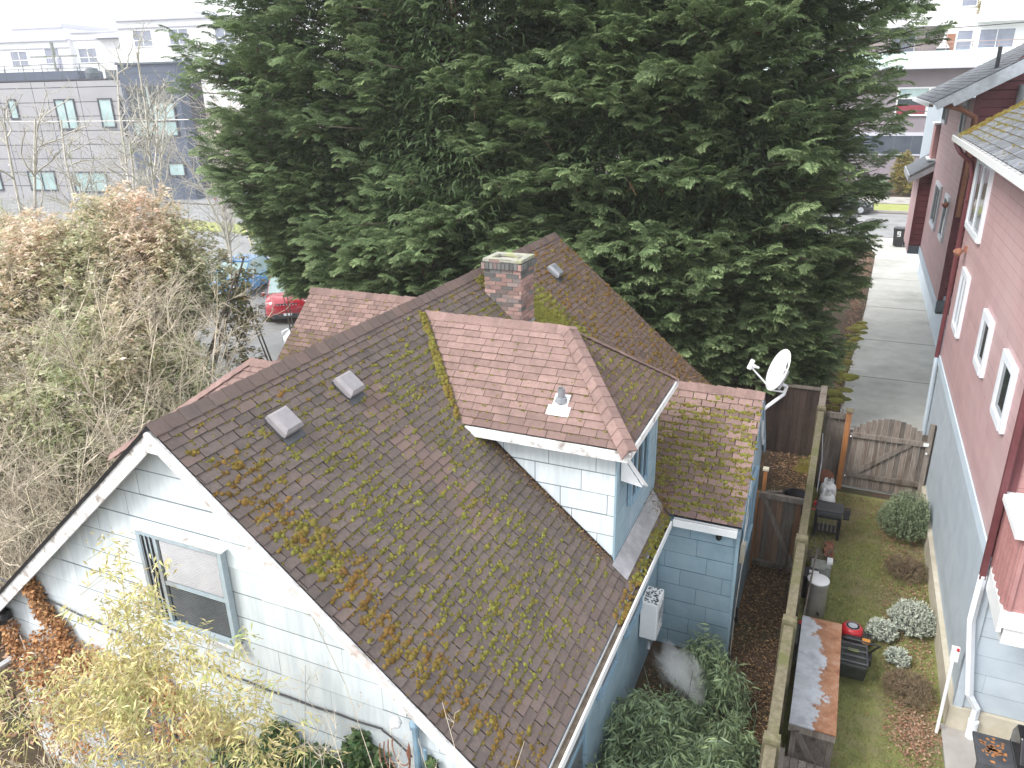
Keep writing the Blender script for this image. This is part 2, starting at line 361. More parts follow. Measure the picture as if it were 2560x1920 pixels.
# ================================================================== SETTING
g = MB(); g.box(-900, 900, -300, 1500, -1, 0); obj('ground', g, 'soil', kind='structure')
sheet('parking_lot', [(-75, 12), (-13, 12), (-13, 49), (-75, 49)], .004, 'asphalt')
sheet('street', [(-300, 49.0), (300, 50.5), (300, 60), (-300, 58.5)], .008, 'asphalt')
sheet('driveway', [(.36, 16.75), (.42, 22.8), (1.0, 33), (1.4, 44), (.8, 49.6), (16, 49.8), (16, 27), (3.3, 27), (3.3, 19), (2.2, 19), (2.2, 16.75)], .012, 'concrete')
jt = MB()
for y in (17.55, 20.3, 24.45, 28.5, 33.2, 38.5, 44): jt.box(.3+max(0, (y-20)*.055), 3.25, y-.012, y+.012, .0125, .016)
obj('driveway_joints', jt, 'soil', kind='structure')
sheet('lawn', [(0, 5), (2.1, 5), (2.35, 16.5), (0, 16.5)], .006, 'lawn')
sheet('sidewalk', [(-300, 63.2), (300, 63.9), (300, 68), (-300, 67)], .14, 'patio')
g = MB(); g.box(-300, 300, 59.9, 63.5, 0, .12); obj('grass_strip', g, 'verge', kind='structure')
g = MB(); g.box(-300, 300, 59.75, 59.9, 0, .15); obj('kerb', g, 'patio', kind='structure')
g = MB(); g.box(-48, -30, 38.8, 41.6, .004, .1); obj('grass_verge', g, 'verge', kind='structure')
g = MB(); g.box(2.07, 6, 6, 9.9, 0, .06); obj('patio', g, 'patio', kind='structure')

# ================================================================== BLUE HOUSE
RX, RZ, SL = -5.7, 5.66, .855
rw = math.hypot(1, SL)
H = thing('house', 'old pale blue shingle sided house under a mossy brown roof with a brick chimney', 'house', (RX, 9.6, 0))
def rnd(a, b): return random.uniform(a, b)
# --- walls
YG, YN, XE, XW, EZ = 4.6, 14.95, -2.1, -9.3, 2.42
w = MB(); zt = RZ-.08
gp = [(XW, 0), (XE, 0), (XE, zt-(XE-RX)*SL), (RX, zt), (XW, zt-(RX-XW)*SL)]
w.prism([(x, YG+.02, z) for x, z in gp][::-1], (0, YN-YG-.02, 0))
obj('core_wall', w, 'siding_shade_tone', H)
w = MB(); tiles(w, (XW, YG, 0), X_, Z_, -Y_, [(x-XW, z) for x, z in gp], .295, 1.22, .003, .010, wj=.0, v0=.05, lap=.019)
obj('gable_wall', w, ['siding_lit_tone', 'joint_shade_pale'], H)
w = MB(); tiles(w, (XE, YG, 0), Y_, Z_, X_, [(0, 0), (5.5, 0), (5.5, 2.5), (0, 2.5)], .295, .64, .005, .003, lap=.010); obj('side_wall', w, ['siding_shade_tone', 'joint_shade_blue'], H)
# --- main roof
def main_v(side):
    def f(u, v):        # u along ridge (0 at gable end), v up the slope
        t = random.random(); a = 0.
        if side == 'E':
            if abs(u-2.35-.05*v) < .28 and 1.9 < v < 4.2 and random.random() < .8: a = rnd(.5, .95)
            elif v > 4.55: a = rnd(.2, .5)
            elif random.random() < .07: a = rnd(.15, .55)
            if v < .5: a = max(a, rnd(.1, .35))
            if u > 7: a = max(a, rnd(.3, .75))
        else: a = rnd(0, .5)
        return a, t
    return f
ru, rv = nrm((0, 1, 0)), nrm((-1, 0, SL)); rn = nrm((SL, 0, 1)); RL = 3.72*rw
eE = V3((RX+3.72, 4.45, RZ-3.72*SL)); LEN = 10.6
w = MB(); tiles(w, eE, ru, rv, rn, [(0, 0), (LEN, 0), (LEN, RL), (0, RL)], .112, .235, .010, .011, main_v('E'), stag=[0, .5], wj=.12)
w.prism([eE-rn*.002, eE-rn*.002+rv*RL, eE+rv*RL-rn*.09, eE-rn*.09][::-1], ru*LEN, m=1)
eW = V3((RX-3.72, 4.45+LEN, RZ-3.72*SL)); rvW = nrm((1, 0, SL)); rnW = nrm((-SL, 0, 1))
tiles(w, eW, -ru, rvW, rnW, [(0, 0), (LEN, 0), (LEN, RL), (0, RL)], .112, .235, .010, .011, main_v('W'), stag=[0, .5], wj=.12)
w.prism([eW-rnW*.002, eW-rnW*.002+rvW*RL, eW+rvW*RL-rnW*.09, eW-rnW*.09], -ru*LEN, m=1)
roof = obj('main_roof', w, ['roof_dark', 'roof_under'], H)
def cap_line(mb, A, B, n1, n2, step=.19, wd=.14, vfn=None):
    """overlapping ridge cap shingles from A to B; n1,n2 = downhill directions of both sides"""
    A, B = V3(A), V3(B); d = nrm(B-A); L = np.linalg.norm(B-A); n1, n2 = nrm(n1), nrm(n2); up = nrm(-(n1+n2)); k = int(L/step)+1
    for i in range(k):
        p = A+d*(i*step); q = A+d*min(L, (i+1)*step+.02); t0, t1 = .034, .020; j = rnd(-.006, .006)
        v = vfn(i*step) if vfn else 0.
        P = [p+n1*wd+up*(t0-.012), p+up*(t0+j), p+n2*wd+up*(t0-.012), q+n1*wd+up*(t1-.012), q+up*(t1+j), q+n2*wd+up*(t1-.012)]
        ww = random.random(); mb.add(P, [[0, 1, 4, 3], [1, 2, 5, 4]], v, ww); P2 = [P[0], P[1], P[2], P[2]-up*.02, P[1]-up*.02, P[0]-up*.02]
        mb.add(P2, [[0, 1, 4, 5][::-1], [1, 2, 3, 4][::-1]], v, ww*.4)
        mb.add([P[0], P[3], P[3]-up*.012, P[0]-up*.012, P[2], P[5], P[5]-up*.012, P[2]-up*.012], [[0, 1, 2, 3], [4, 7, 6, 5]], v, ww*.5)
w = MB(); cap_line(w, (RX, 4.43, RZ+.012), (RX, 4.45+LEN, RZ+.012), (1, 0, -SL), (-1, 0, -SL), vfn=lambda s: rnd(.45, 1) if s > 4 else rnd(.1, .7))
obj('ridge_cap', w, 'roof_dark', roof)
# rakes (gable end) : white boards, dark shingle edge
w = MB()
for sx in (1, -1):
    V = nrm((-sx, 0, SL)); N = nrm((sx*SL, 0, 1)); E0 = V3((RX+sx*3.72, 4.45, RZ-3.72*SL))
    w.obox(E0, V, -Y_, N, 0, RL-.04 if sx > 0 else RL+.0, .0, .035, -.165 if sx < 0 else -.13, -.012 if sx > 0 else -.03)
w.prism([(RX-.16, 4.412, RZ-.24), (RX+.20, 4.412, RZ-.25), (RX+.01, 4.412, RZ-.03)], (0, .03, 0))
obj('rake_board', w, 'peeling_white', H)
w = MB(); V = nrm((-1, 0, SL)); w.obox(V3((RX+3.72, 4.45, RZ-3.72*SL)), V, -Y_, rn, 0, RL-.03, .036, .075, -.035, .004); obj('drip_edge', w, 'rake_edge', H)
w = MB(); V = nrm((1, 0, SL)); w.obox(V3((RX-3.72, 4.45, RZ-3.72*SL)), V, -Y_, rnW, 0, RL+.02, .0, .05, -.028, .006); obj('drip_edge', w, 'black', H)
# --- gutters
def gutter(p0, p1, out, parent, m='white', r=.055, brackets=0):
    """open trough: back, bottom, front lip"""
    p0, p1, out = V3(p0), V3(p1), nrm(out); d = nrm(p1-p0); L = np.linalg.norm(p1-p0); mb = MB(); t = .006
    mb.obox(p0, d, out, Z_, 0, L, 0, t, -.10, 0); mb.obox(p0, d, out, Z_, 0, L, t, .10, -.10, -.10+t); mb.obox(p0, d, out, Z_, 0, L, .10, .10+t, -.10, .008)
    mb.obox(p0, d, out, Z_, 0, L, .085, .10, .0, .008)
    o = obj('gutter', mb, m, parent); b = MB(); b.obox(p0, d, out, Z_, .02, L-.02, .008, .098, -.092, -.045); obj('gutter_debris', b, 'bark', o)
    if brackets:
        b = MB()
        for i in range(brackets): u = L*(i+.5)/brackets+rnd(-.2, .2); b.obox(p0, nrm(d*.3+out), d, Z_, -.13, .12, -.008, .008, .012, .022)
        obj('gutter_strap', b, 'white', o)
    return o
gutter((-1.97, 4.2, 2.46), (-1.97, 9.86, 2.46), X_, H, brackets=5)
# --- dormer (east)
DX, DY0, DY1 = -2.28, 8.18, 10.28
EC, EF, DR, DT = V3((-2.08, 7.95, 4.46)), V3((-2.08, 10.59, 4.46)), V3((-3.32, 9.27, 5.5)), V3((-5.55, 9.27, 5.5))
zmain = lambda x: RZ-SL*(x-RX)
w = MB()
q = [(-4.35, zmain(-4.35)), (DX, zmain(DX)-.1), (DX, 4.42), (-4.35, 4.42+.1)]
w.prism([(x, DY0+.012, z) for x, z in q][::-1], (0, DY1-DY0-.024, 0))
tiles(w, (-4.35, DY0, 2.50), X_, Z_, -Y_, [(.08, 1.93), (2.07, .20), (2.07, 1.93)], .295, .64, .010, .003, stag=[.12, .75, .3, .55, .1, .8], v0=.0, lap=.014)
dw = obj('dormer_side_wall', w, ['siding_lit_tone', 'joint_shade_pale'], H)
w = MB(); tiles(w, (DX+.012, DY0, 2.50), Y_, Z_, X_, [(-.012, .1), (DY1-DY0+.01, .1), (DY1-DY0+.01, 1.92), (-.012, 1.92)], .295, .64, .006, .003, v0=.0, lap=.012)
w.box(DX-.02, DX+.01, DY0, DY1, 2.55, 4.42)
obj('dormer_front_wall', w, ['siding_shade_tone', 'joint_shade_blue'], H)
w = MB(); VN = nrm((0, 9.27-7.95, 1.04)); NN = nrm((0, -1.04, 1.32)); sl = math.hypot(1.32, 1.04)
dv = lambda u, v: (rnd(.0, .10) if v > .2 else rnd(.2, .55), random.random())
tiles(w, (-5.6, 7.95, 4.46), X_, VN, NN, [(1.27, 0), (3.52, 0), (2.28, sl), (.0, sl)], .112, .25, .006, .012, dv, stag=[0, .5], wj=.15)
tiles(w, (-5.6, 10.59, 4.46), X_, nrm((0, -1.32, 1.04)), nrm((0, 1.04, 1.32)), [(1.27, 0), (3.52, 0), (2.28, sl), (.0, sl)], .112, .25, .006, .012, dv, stag=[0, .5])
VF = nrm((-1.24, 0, 1.04)); NF = nrm((1.04, 0, 1.24)); sf = math.hypot(1.24, 1.04)
tiles(w, (-2.08, 7.95, 4.46), Y_, VF, NF, [(0, 0), (2.64, 0), (1.32, sf)], .112, .235, .008, .011, lambda u, v: (rnd(.75, 1), random.random()), stag=[0, .5], wj=.1)
dr = obj('dormer_roof', w, ['roof_red', 'roof_under'], H)
w = MB(); cap_line(w, DT, DR, (0, -1.32, -1.04), (0, 1.32, -1.04), vfn=lambda s: rnd(0, .15)); cap_line(w, EC+V3((.02, -.02, .0)), DR, (-.45, -1, -.6), (.7, 1.0, -.2), step=.17, vfn=lambda s: rnd(0, .2))
cap_line(w, EF, DR, (1, -.7, -.35), (-.45, 1, -.6), step=.17, wd=.09, vfn=lambda s: rnd(.3, .8)); obj('ridge_cap', w, 'roof_red', dr)
w = MB()
w.box(-4.30, -2.07, 7.93, 7.955, 4.315, 4.445); w.box(-2.068, -2.045, 7.93, 10.61, 4.345, 4.445); w.box(-4.3, -2.09, 7.955, 8.16, 4.35, 4.37)
w.box(-2.26, -2.07, 8.16, 10.6, 4.35, 4.37)
obj('dormer_fascia', w, 'peeling_white', H)
w = MB(); w.box(DX-.005, DX+.02, DY0-.022, DY0+.07, 2.66, 4.35); w.box(DX+.0, DX+.025, DY1-.07, DY1+.02, 2.66, 4.35); obj('corner_trim', w, 'siding_shade_tone', H)
window(H, (DX+.028, 8.68, 3.28), Y_, Z_, X_, .92, .90, fw=.06, fm='blue_trim', gm='glass', nx=3, dep=.05)
w = MB(); w.prism([(DX+.03, 8.30, 4.2), (DX+.03, 8.30, 3.86), (DX+.30, 8.33, 3.80)], (0, .02, 0)); w.prism([(DX+.03, 8.32, 4.22), (DX+.30, 8.35, 3.82), (DX+.30, 8.62, 3.66), (DX+.03, 8.58, 4.05)], (0.01, 0, .02))
obj('wall_vent_hood', w, 'white', H)
w = MB(); V = nrm((1, 0, -SL)); w.obox((DX+.02, DY0-.12, zmain(DX+.02)+.022), Y_, V, rn, 0, 2.35, 0, .27, 0, .006); obj('dormer_flashing', w, 'galv', H)
# valley metal / side flashing of dormer
w = MB(); w.prism([(-4.3, DY0-.02, zmain(-4.3)), (DX, DY0-.02, zmain(DX)), (DX, DY0-.02, zmain(DX)+.05), (-4.3, DY0-.02, zmain(-4.3)+.05)], (0, -.008, 0)); obj('dormer_flashing', w, 'roof_under', H)
# vent pipe on dormer roof
w = MB(); O = V3((-3.08, 8.36, 4.46+(8.36-7.95)*.788)); w.lathe(O, [(.048, -.02), (.048, .20), (.038, .20), (.038, .12)], 16); w.lathe(O, [(.085, .02), (.07, .07), (.05, .075)], 16)
vp = obj('vent_pipe', w, 'grey_metal', dr); w = MB(); w.obox(O, X_, VN, NN, -.15, .15, -.20, -.06, .013, .018); w.obox(O, X_, VN, NN, -.10, .10, -.06, .12, .013, .018); obj('vent_pipe_flashing', w, 'white', dr)
# --- side wing (east)
WX1, WY, WYR, WZ, WRZ = -.93, 10.12, 11.47, 2.50, 4.05
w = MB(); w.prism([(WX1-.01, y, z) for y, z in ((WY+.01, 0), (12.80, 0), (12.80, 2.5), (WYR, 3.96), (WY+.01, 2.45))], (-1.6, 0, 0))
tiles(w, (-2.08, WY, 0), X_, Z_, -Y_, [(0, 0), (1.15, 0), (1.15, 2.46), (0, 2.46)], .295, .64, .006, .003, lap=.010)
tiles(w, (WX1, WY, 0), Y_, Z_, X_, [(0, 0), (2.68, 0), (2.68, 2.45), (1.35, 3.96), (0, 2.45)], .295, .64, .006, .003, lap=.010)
obj('wing_wall', w, ['siding_shade_tone', 'joint_shade_blue'], H)
wl = math.hypot(WYR-10.0, WRZ-WZ); WV = nrm((0, WYR-10.0, WRZ-WZ)); WN = nrm((0, -(WRZ-WZ), WYR-10.0))
wv = lambda u, v: ((rnd(0, .18) if v > 1.45+.35*math.sin(u*3) or u > 2.3-.2*v and random.random() < .3 else rnd(.5, .85)), random.random())
w = MB(); tiles(w, (-3.9, 10.0, WZ), X_, WV, WN, [(1.95, 0), (3.02, 0), (3.02, wl), (.1, wl)], .112, .235, .012, .012, wv, stag=[0, .5], wj=.12)
w.prism([V3((-.88, 10.0, WZ))-WN*.003, V3((-.88, WYR, WRZ))-WN*.003, V3((-.88, WYR, WRZ))-WN*.07, V3((-.88, 10.0, WZ))-WN*.07], (-1.0, 0, 0), m=1)
tiles(w, (-3.9, 2*WYR-10.0, WZ), X_, nrm((0, -(WYR-10.0), WRZ-WZ)), nrm((0, WRZ-WZ, WYR-10.0)), [(1.95, 0), (3.02, 0), (3.02, wl), (.1, wl)], .112, .235, .012, .012, wv, stag=[0, .5])
wr = obj('wing_roof', w, ['roof_red', 'roof_under'], H)
w = MB(); cap_line(w, (-3.85, WYR, WRZ+.01), (-.87, WYR, WRZ+.01), (0, -1.4, -1.5), (0, 1.4, -1.5), step=.15, wd=.13, vfn=lambda s: rnd(0, .3)); obj('ridge_cap', w, 'roof_red', wr)
w = MB()
for V in (WV, nrm((0, -(WYR-10.0), WRZ-WZ))):
    s = 1 if V[1] > 0 else -1; O = V3((-.895, WYR-s*(WYR-10.0), WZ)); N = nrm(np.cross(X_, V)*s); N = N if N[2] > 0 else -N; w.obox(O, V, X_, N, 0, wl, 0, .022, -.14, -.008)
obj('rake_board', w, 'blue_trim', H)
gutter((-1.86, 9.99, 2.47), (-.93, 9.99, 2.47), -Y_, H)
w = MB(); w.box(-2.07, -.93, 10.0, 10.1, 2.30, 2.42); obj('wing_fascia', w, 'blue_trim', H)
w = MB(); w.box(-.945, -.90, 10.08, 10.17, 0, 2.4); obj('corner_trim', w, 'siding_shade_tone', H)
window(H, (-.912, 10.62, 1.55), Y_, Z_, X_, 1.1, 1.15, fw=.07, fm='blue_trim', gm='glass', nx=2, dep=.05)
w = MB(); w.lathe((-1.19, 10.09, 2.27), [(.03, 0), (.04, .03), (.045, .07), (.03, .10)], 12, ax=(-.1, -1, -.5)); w.box(-1.23, -1.15, 10.075, 10.115, 2.27, 2.33); obj('security_camera', w, 'black', H)
w = MB(); w.box(-.905, -.84, 10.42, 10.55, 1.62, 1.95); obj('meter_box', w, 'cream_conc', H)
w = MB(); w.tube([(-.86, 10.48, 1.62), (-.87, 10.40, 1.2), (-.88, 10.32, .8), (-.87, 10.15, .05)], .008, 5); w.tube([(-.89, 10.9, 3.3), (-.88, 10.6, 2.6), (-.88, 10.50, 1.95)], .007, 5)
w.tube([(-.90, 11.0, 3.1), (-.86, 10.6, 2.3), (-.885, 10.45, 1.95)], .006, 5); obj('wall_cable', w, 'cable_pale', H)
w = MB(); w.lathe((-.85, 10.3, .62), [(.03, 0), (.035, .06), (.02, .10), (.02, .26)], 10); w.lathe((-.9, 10.06, .05), [(.05, 0), (.05, .08), (.03, .09)], 10); obj('wall_tap', w, 'black', H)
# --- chimney
cx0, cx1, cy0, cy1, czt = -5.39, -4.74, 10.97, 11.50, 5.93
w = MB(); w.box(cx0+.006, cx1-.006, cy0+.006, cy1-.006, 4.4, czt-.02, m=1)
bh, bl, mt = .068, .205, .011; z = 4.45; r = 0
while z < czt-.01:
    out = .0
    if z > 5.77: out = .035 if z < 5.87 else .012
    h = bh; soldier = 5.77 < z < 5.845
    if soldier: h = .105
    for (O, U, N, L) in (((cx0, cy0, 0), X_, -Y_, cx1-cx0), ((cx1, cy0, 0), Y_, X_, cy1-cy0), ((cx1, cy1, 0), -X_, Y_, cx1-cx0), ((cx0, cy1, 0), -Y_, -X_, cy1-cy0)):
        L2 = L+out*2; u = -(r % 2)*.1; bw = .072 if soldier else bl
        while u < L2:
            a, b = max(0, u), min(L2, u+bw-mt)
            if b-a > .02:
                s = rnd(-.003, .004)+out; dark = 1. if z > 5.65 and random.random() < .85 else (rnd(.5, 1) if random.random() < .3 else rnd(0, .25))
                w.obox(V3(O)+V3((0, 0, z))-U*out, U, Z_, N, a, b-(.0 if b < L2 else .004), 0, h-mt, -.04, s+.006, dark)
            u += bw
    z += h; r += 1
chm = obj('chimney', w, ['brick', 'mortar'], H)
w = MB()
for a in ((cx0-.02, cx1+.02, cy0-.02, cy0+.10), (cx0-.02, cx1+.02, cy1-.09, cy1+.02), (cx0-.02, cx0+.09, cy0+.10, cy1-.09), (cx1-.09, cx1+.02, cy0+.10, cy1-.09)):
    w.box(*a, czt-.012, czt+.045+rnd(-.008, .008))
w.box(cx0+.09, cx1-.09, cy0+.10, cy1-.09, czt-.12, czt-.03); w.box(-4.98, -4.90, 11.18, 11.3, czt-.03, czt+.02)
obj('chimney_cap', w, 'cap_stone', chm, bevel=.012)
w = MB(); w.box(cx0-.015, cx1+.015, cy0-.012, cy1+.015, 4.6, zmain(cx1)+.05); obj('chimney_flashing', w, 'galv', chm)
# --- roof vents
def roof_vent(x, y, m='vent_metal'):
    O = V3((x, y, zmain(x))); V = nrm((-1, 0, SL)); w = MB()
    w.obox(O, Y_, V, rn, -.15, .15, -.23, .15, .014, .018, m=1); b = [(a*.15, c*.15-.0) for a, c in ((-1, -1), (1, -1), (1, 1), (-1, 1))]
    w.obox(O, Y_, V, rn, -.13, .13, -.12, .12, .018, .07)
    P = [O+Y_*a+V*c+rn*.05 for a, c in b]+[O+Y_*a*.97+V*c*.97+rn*.095 for a, c in b]+[O+Y_*a*.76+V*c*.76+rn*.135 for a, c in b]
    w.add(P, [[3, 2, 1, 0], [0, 1, 5, 4], [1, 2, 6, 5], [2, 3, 7, 6], [3, 0, 4, 7], [4, 5, 9, 8], [5, 6, 10, 9], [6, 7, 11, 10], [7, 4, 8, 11], [8, 9, 10, 11]])
    obj('roof_vent', w, [m, 'dark_grey'], roof, bevel=.014)
roof_vent(-5.22, 5.66); roof_vent(-5.22, 6.82); roof_vent(-5.15, 13.5, 'grey_metal')
# --- west wing + west dormer
w = MB(); w.prism([(-10.9, y, z) for y, z in ((11.4, 0), (15.6, 0), (15.6, 2.5), (13.5, 4.3), (11.4, 2.5))], (2.0, 0, 0)); obj('west_wing_wall', w, 'siding_shade_tone', H)
w = MB(); l2 = math.hypot(2.25, 1.92)
for s, v_ in ((1, nrm((0, 2.25, 1.92))), (-1, nrm((0, -2.25, 1.92)))):
    N = nrm((0, -s*1.92, 2.25)); tiles(w, (-11.0, 13.5-s*2.25, 2.48), X_, v_, N, [(0, 0), (2.6, 0), (4.6, l2), (0, l2)], .112, .235, .012, .012, lambda u, v: (rnd(.0, .45) if v > 1.8 else rnd(.35, .95), random.random()), stag=[0, .5])
ww_ = obj('west_wing_roof', w, ['roof_red', 'roof_under'], H)
w = MB(); cap_line(w, (-11.03, 13.5, 4.41), (-7.0, 13.5, 4.41), (0, -1.1, -1), (0, 1.1, -1), vfn=lambda s: rnd(.2, .5)); obj('ridge_cap', w, 'roof_red', ww_)
w = MB(); w.box(-8.1, -6.6, 5.95, 8.05, 3.0, 4.22); obj('west_dormer_wall', w, 'siding_shade_tone', H)
w = MB(); l3 = math.hypot(1.2, 1.08); V = nrm((0, 1.2, 1.08)); tiles(w, (-8.3, 5.8, 4.26), X_, V, nrm((0, -1.08, 1.2)), [(.05, 0), (1.0, 0), (2.3, l3), (1.47, l3)], .112, .25, .006, .012, dv, stag=[0, .5])
V = nrm((0, -1.2, 1.08)); tiles(w, (-8.3, 8.2, 4.26), X_, V, nrm((0, 1.08, 1.2)), [(.05, 0), (1.0, 0), (2.3, l3), (1.47, l3)], .112, .25, .006, .012, dv, stag=[0, .5])
V = nrm((1.42, 0, 1.08)); tiles(w, (-8.25, 8.2, 4.26), -Y_, V, nrm((-1.08, 0, 1.42)), [(0, 0), (2.4, 0), (1.2, math.hypot(1.42, 1.08))], .112, .25, .006, .012, dv, stag=[0, .5]); wd2 = obj('west_dormer_roof', w, ['roof_red', 'roof_red'], H)
w = MB(); cap_line(w, (-8.25, 5.8, 4.27), (-6.83, 7.0, 5.35), (-1, .4, -.7), (.5, -1, -.6), step=.17, wd=.1, vfn=lambda s: rnd(0, .2)); cap_line(w, (-6.83, 7.0, 5.35), (-6.05, 7.0, 5.35), (0, -1.2, -1.08), (0, 1.2, -1.08), wd=.1, vfn=lambda s: rnd(0, .2)); obj('ridge_cap', w, 'roof_red', wd2)
# --- windows of the gable wall and the east wall
f = window(H, (-6.30, YG-.02, 3.27), X_, Z_, -Y_, 1.14, 1.13, fw=.05, fm='window_trim', gm='glass', dep=.07, split=.54, mull=.045, label='upper gable window with a half lowered white blind')
w = MB(); w.box(-5.99, -5.22, YG-.075, YG-.065, 3.85, 4.33)
for i in range(24): w.box(-5.985, -5.225, YG-.081, YG-.075, 3.86+i*.0195, 3.874+i*.0195)
obj('blind', w, 'blind', f); w = MB()
w.box(-6.24, -6.03, YG-.085, YG-.03, 3.33, 4.36)
for i in range(3): w.box(-6.22+i*.06, -6.20+i*.06, YG-.095, YG-.085, 3.33, 4.36, m=1)
obj('side_jamb', w, ['window_trim', 'black'], f)
w = MB()
for i in range(20): w.box(-5.99, -5.24, YG-.066, YG-.060, 3.36+i*.0215, 3.372+i*.0215)
obj('screen', w, 'blind_dark', f)
w = MB(); w.box(-6.33, -5.13, YG-.10, YG-.02, 4.40, 4.412); w.box(-6.34, -5.12, YG-.11, YG-.02, 3.235, 3.27); obj('sill', w, 'peeling_white', f)
window(H, (-7.75, YG-.02, .6), X_, Z_, -Y_, 1.3, 1.2, fw=.09, fm='blue_trim', gm='glass_blue', nx=2, dep=.07); window(H, (-5.9, YG-.02, .6), X_, Z_, -Y_, 1.3, 1.2, fw=.09, fm='blue_trim', gm='glass_blue', dep=.07)
window(H, (XE+.012, 5.2, .9), Y_, Z_, X_, 1.25, 1.3, fw=.07, fm='blue_trim', gm='blind_dark', ny=2, dep=.05)
window(H, (XE+.012, 6.95, 1.55), Y_, Z_, X_, .75, .65, fw=.06, fm='blue_trim', gm='blind_dark', dep=.05)
window(H, (XE+.012, 8.15, 1.55), Y_, Z_, X_, .8, .65, fw=.06, fm='blue_trim', gm='blind_dark', dep=.05)
# --- electrical mast, lamp, cables on the gable wall
w = MB(); w.tube([(-3.10, YG-.07, 1.4), (-3.10, YG-.07, 3.02)], .035, 10); w.lathe((-3.10, YG-.07, 3.0), [(.05, 0), (.055, .05), (.03, .10)], 10); w.tube([(-3.02, YG-.06, 1.4), (-3.02, YG-.06, 2.75)], .018, 8); mast = obj('electric_mast', w, 'blue_trim', H)
w = MB()
for i in range(4):
    a = .22+.05*i; w.tube([(-3.13+a*.45*(math.cos(t)-1)-.02, YG-.11-.01*i, 2.72-.05*i+a*.95*math.sin(t)) for t in np.linspace(-3.6, .5, 14)], .007, 5)
obj('cable_loop', w, 'terracotta', mast)
w = MB(); w.lathe((-3.22, YG-.14, 3.13), [(.03, 0), (.055, .02), (.06, .06), (.02, .10)], 12, ax=(-.4, -.6, -.6)); w.box(-3.24, -3.16, YG-.11, YG-.02, 3.14, 3.22); obj('wall_lamp', w, 'white', H)
w = MB(); pts = [(-9.1+i*.28, YG-.035-.01*(i % 2), 3.03-.012*i-.10*math.sin(i/20*math.pi)+rnd(-.006, .006)) for i in range(21)]; w.tube(pts, .011, 5); w.tube([(-3.5, YG-.045, 2.79), (-3.35, YG-.05, 2.72), (-3.15, YG-.08, 2.62)], .010, 5); obj('wall_cable', w, 'cable', H)
w = MB(); w.box(-9.22, -9.02, YG-.16, YG-.03, 2.44, 2.56); w.lathe((-9.0, YG-.12, 2.55), [(.03, 0), (.05, .04), (.06, .12), (.05, .13)], 12, ax=(.5, -.7, -.2)); w.lathe((-9.2, YG-.14, 2.55), [(.03, 0), (.05, .04), (.06, .12)], 12, ax=(-.6, -.7, -.2)); obj('flood_light', w, 'black', H)
w = MB(); w.box(-9.5, -9.24, YG-.12, YG+.3, 2.30, 2.44); w.obox((-9.3, YG-.05, 1.7), nrm((-1, 0, -.8)), Y_, nrm((-.8, 0, 1)), 0, 1.6, -.2, .2, 0, .05); obj('porch_roof_edge', w, 'white', H)

# --- moss on the roofs
tz = []
def dome(c, N, r, h, v, wv):
    N = nrm(N); a = nrm(np.cross(N, (0.3, 1, .2))); b = np.cross(N, a); n = 7; ph = rnd(0, 6.28)
    R = [c+(a*math.cos(ph+6.283*j/n)+b*math.sin(ph+6.283*j/n))*r*rnd(.8, 1.2) for j in range(n)]
    R += [c+(a*math.cos(ph+6.283*j/n)+b*math.sin(ph+6.283*j/n))*r*rnd(.6, .85)+N*h*rnd(.6, .85) for j in range(n)]+[c+N*h]
    F = [[j, (j+1) % n, n+(j+1) % n, n+j] for j in range(n)]+[[n+j, n+(j+1) % n, 2*n] for j in range(n)]; return R, F, v, wv
def moss_field(name, parent, O, U, V, N, poly, dens, expo=.112, tw=.235):
    """tufts grow along course edges and in the slots; dens(u,v)->(density, size, orangeness)"""
    mb = MB(); poly = ccw([tuple(p) for p in poly]); O, U, V, N = V3(O), V3(U), V3(V), V3(N)
    u0, u1 = min(p[0] for p in poly), max(p[0] for p in poly); v0, v1 = min(p[1] for p in poly), max(p[1] for p in poly)
    ins = lambda u, v: all((poly[(i+1) % len(poly)][0]-poly[i][0])*(v-poly[i][1])-(poly[(i+1) % len(poly)][1]-poly[i][1])*(u-poly[i][0]) > 0 for i in range(len(poly)))
    n = int((u1-u0)*(v1-v0)*1300)
    for _ in range(n):
        u = rnd(u0, u1); v = rnd(v0, v1); d, sz, og = dens(u, v)
        if random.random() > d*.8: continue
        k = round((v-v0)/expo)
        if random.random() < .66: v = v0+k*expo-rnd(.0, .014)
        else:
            u = u0+round((u-u0)/(tw*.5))*tw*.5+rnd(-.012, .012)
        if not ins(u, v): continue
        r = sz*(rnd(.3, .7) if random.random() < .8 else rnd(.7, 1.35)); org = min(1, max(0, random.gauss(og, .2)))
        m = random.choice((1, 2, 2, 3)) if r < sz*.7 else random.choice((2, 3, 5))
        for q in range(m):
            c = O+U*(u+rnd(-1, 1)*r*2.2*(q > 0))+V*(v+rnd(-1, 1)*r*.9*(q > 0))+N*.005; R, F, vv, w_ = dome(c, N, r*(1 if q == 0 else rnd(.4, .9)), r*rnd(.3, .6), org, rnd(0, 1)); mb.add(R, F, vv, w_)
    o = obj('moss', mb, 'moss', parent, kind='stuff', smooth=True); return o
def moss_band(parent, pts, wd_, n, zf):
    mb = MB(); P = [V3(p) for p in pts]
    for _ in range(n):
        k = random.randrange(len(P)-1); t = random.random(); c = P[k]+(P[k+1]-P[k])*t+V3((random.gauss(0, wd_), random.gauss(0, wd_), 0)); c[2] = zf(c[0])+.012
        if c[0] > -2.05 or (DY0-.1 < c[1] < DY1+.1 and c[0] > -5) or (cx0-.05 < c[0] < cx1+.05 and cy0-.05 < c[1] < cy1+.05): continue
        R, F, v_, w_ = dome(c, rn, rnd(.02, .065), rnd(.012, .035), max(0, random.gauss(.05, .15)), rnd(.4, 1)); mb.add(R, F, v_, w_)
    return obj('moss', mb, 'moss', parent, kind='stuff', smooth=True)
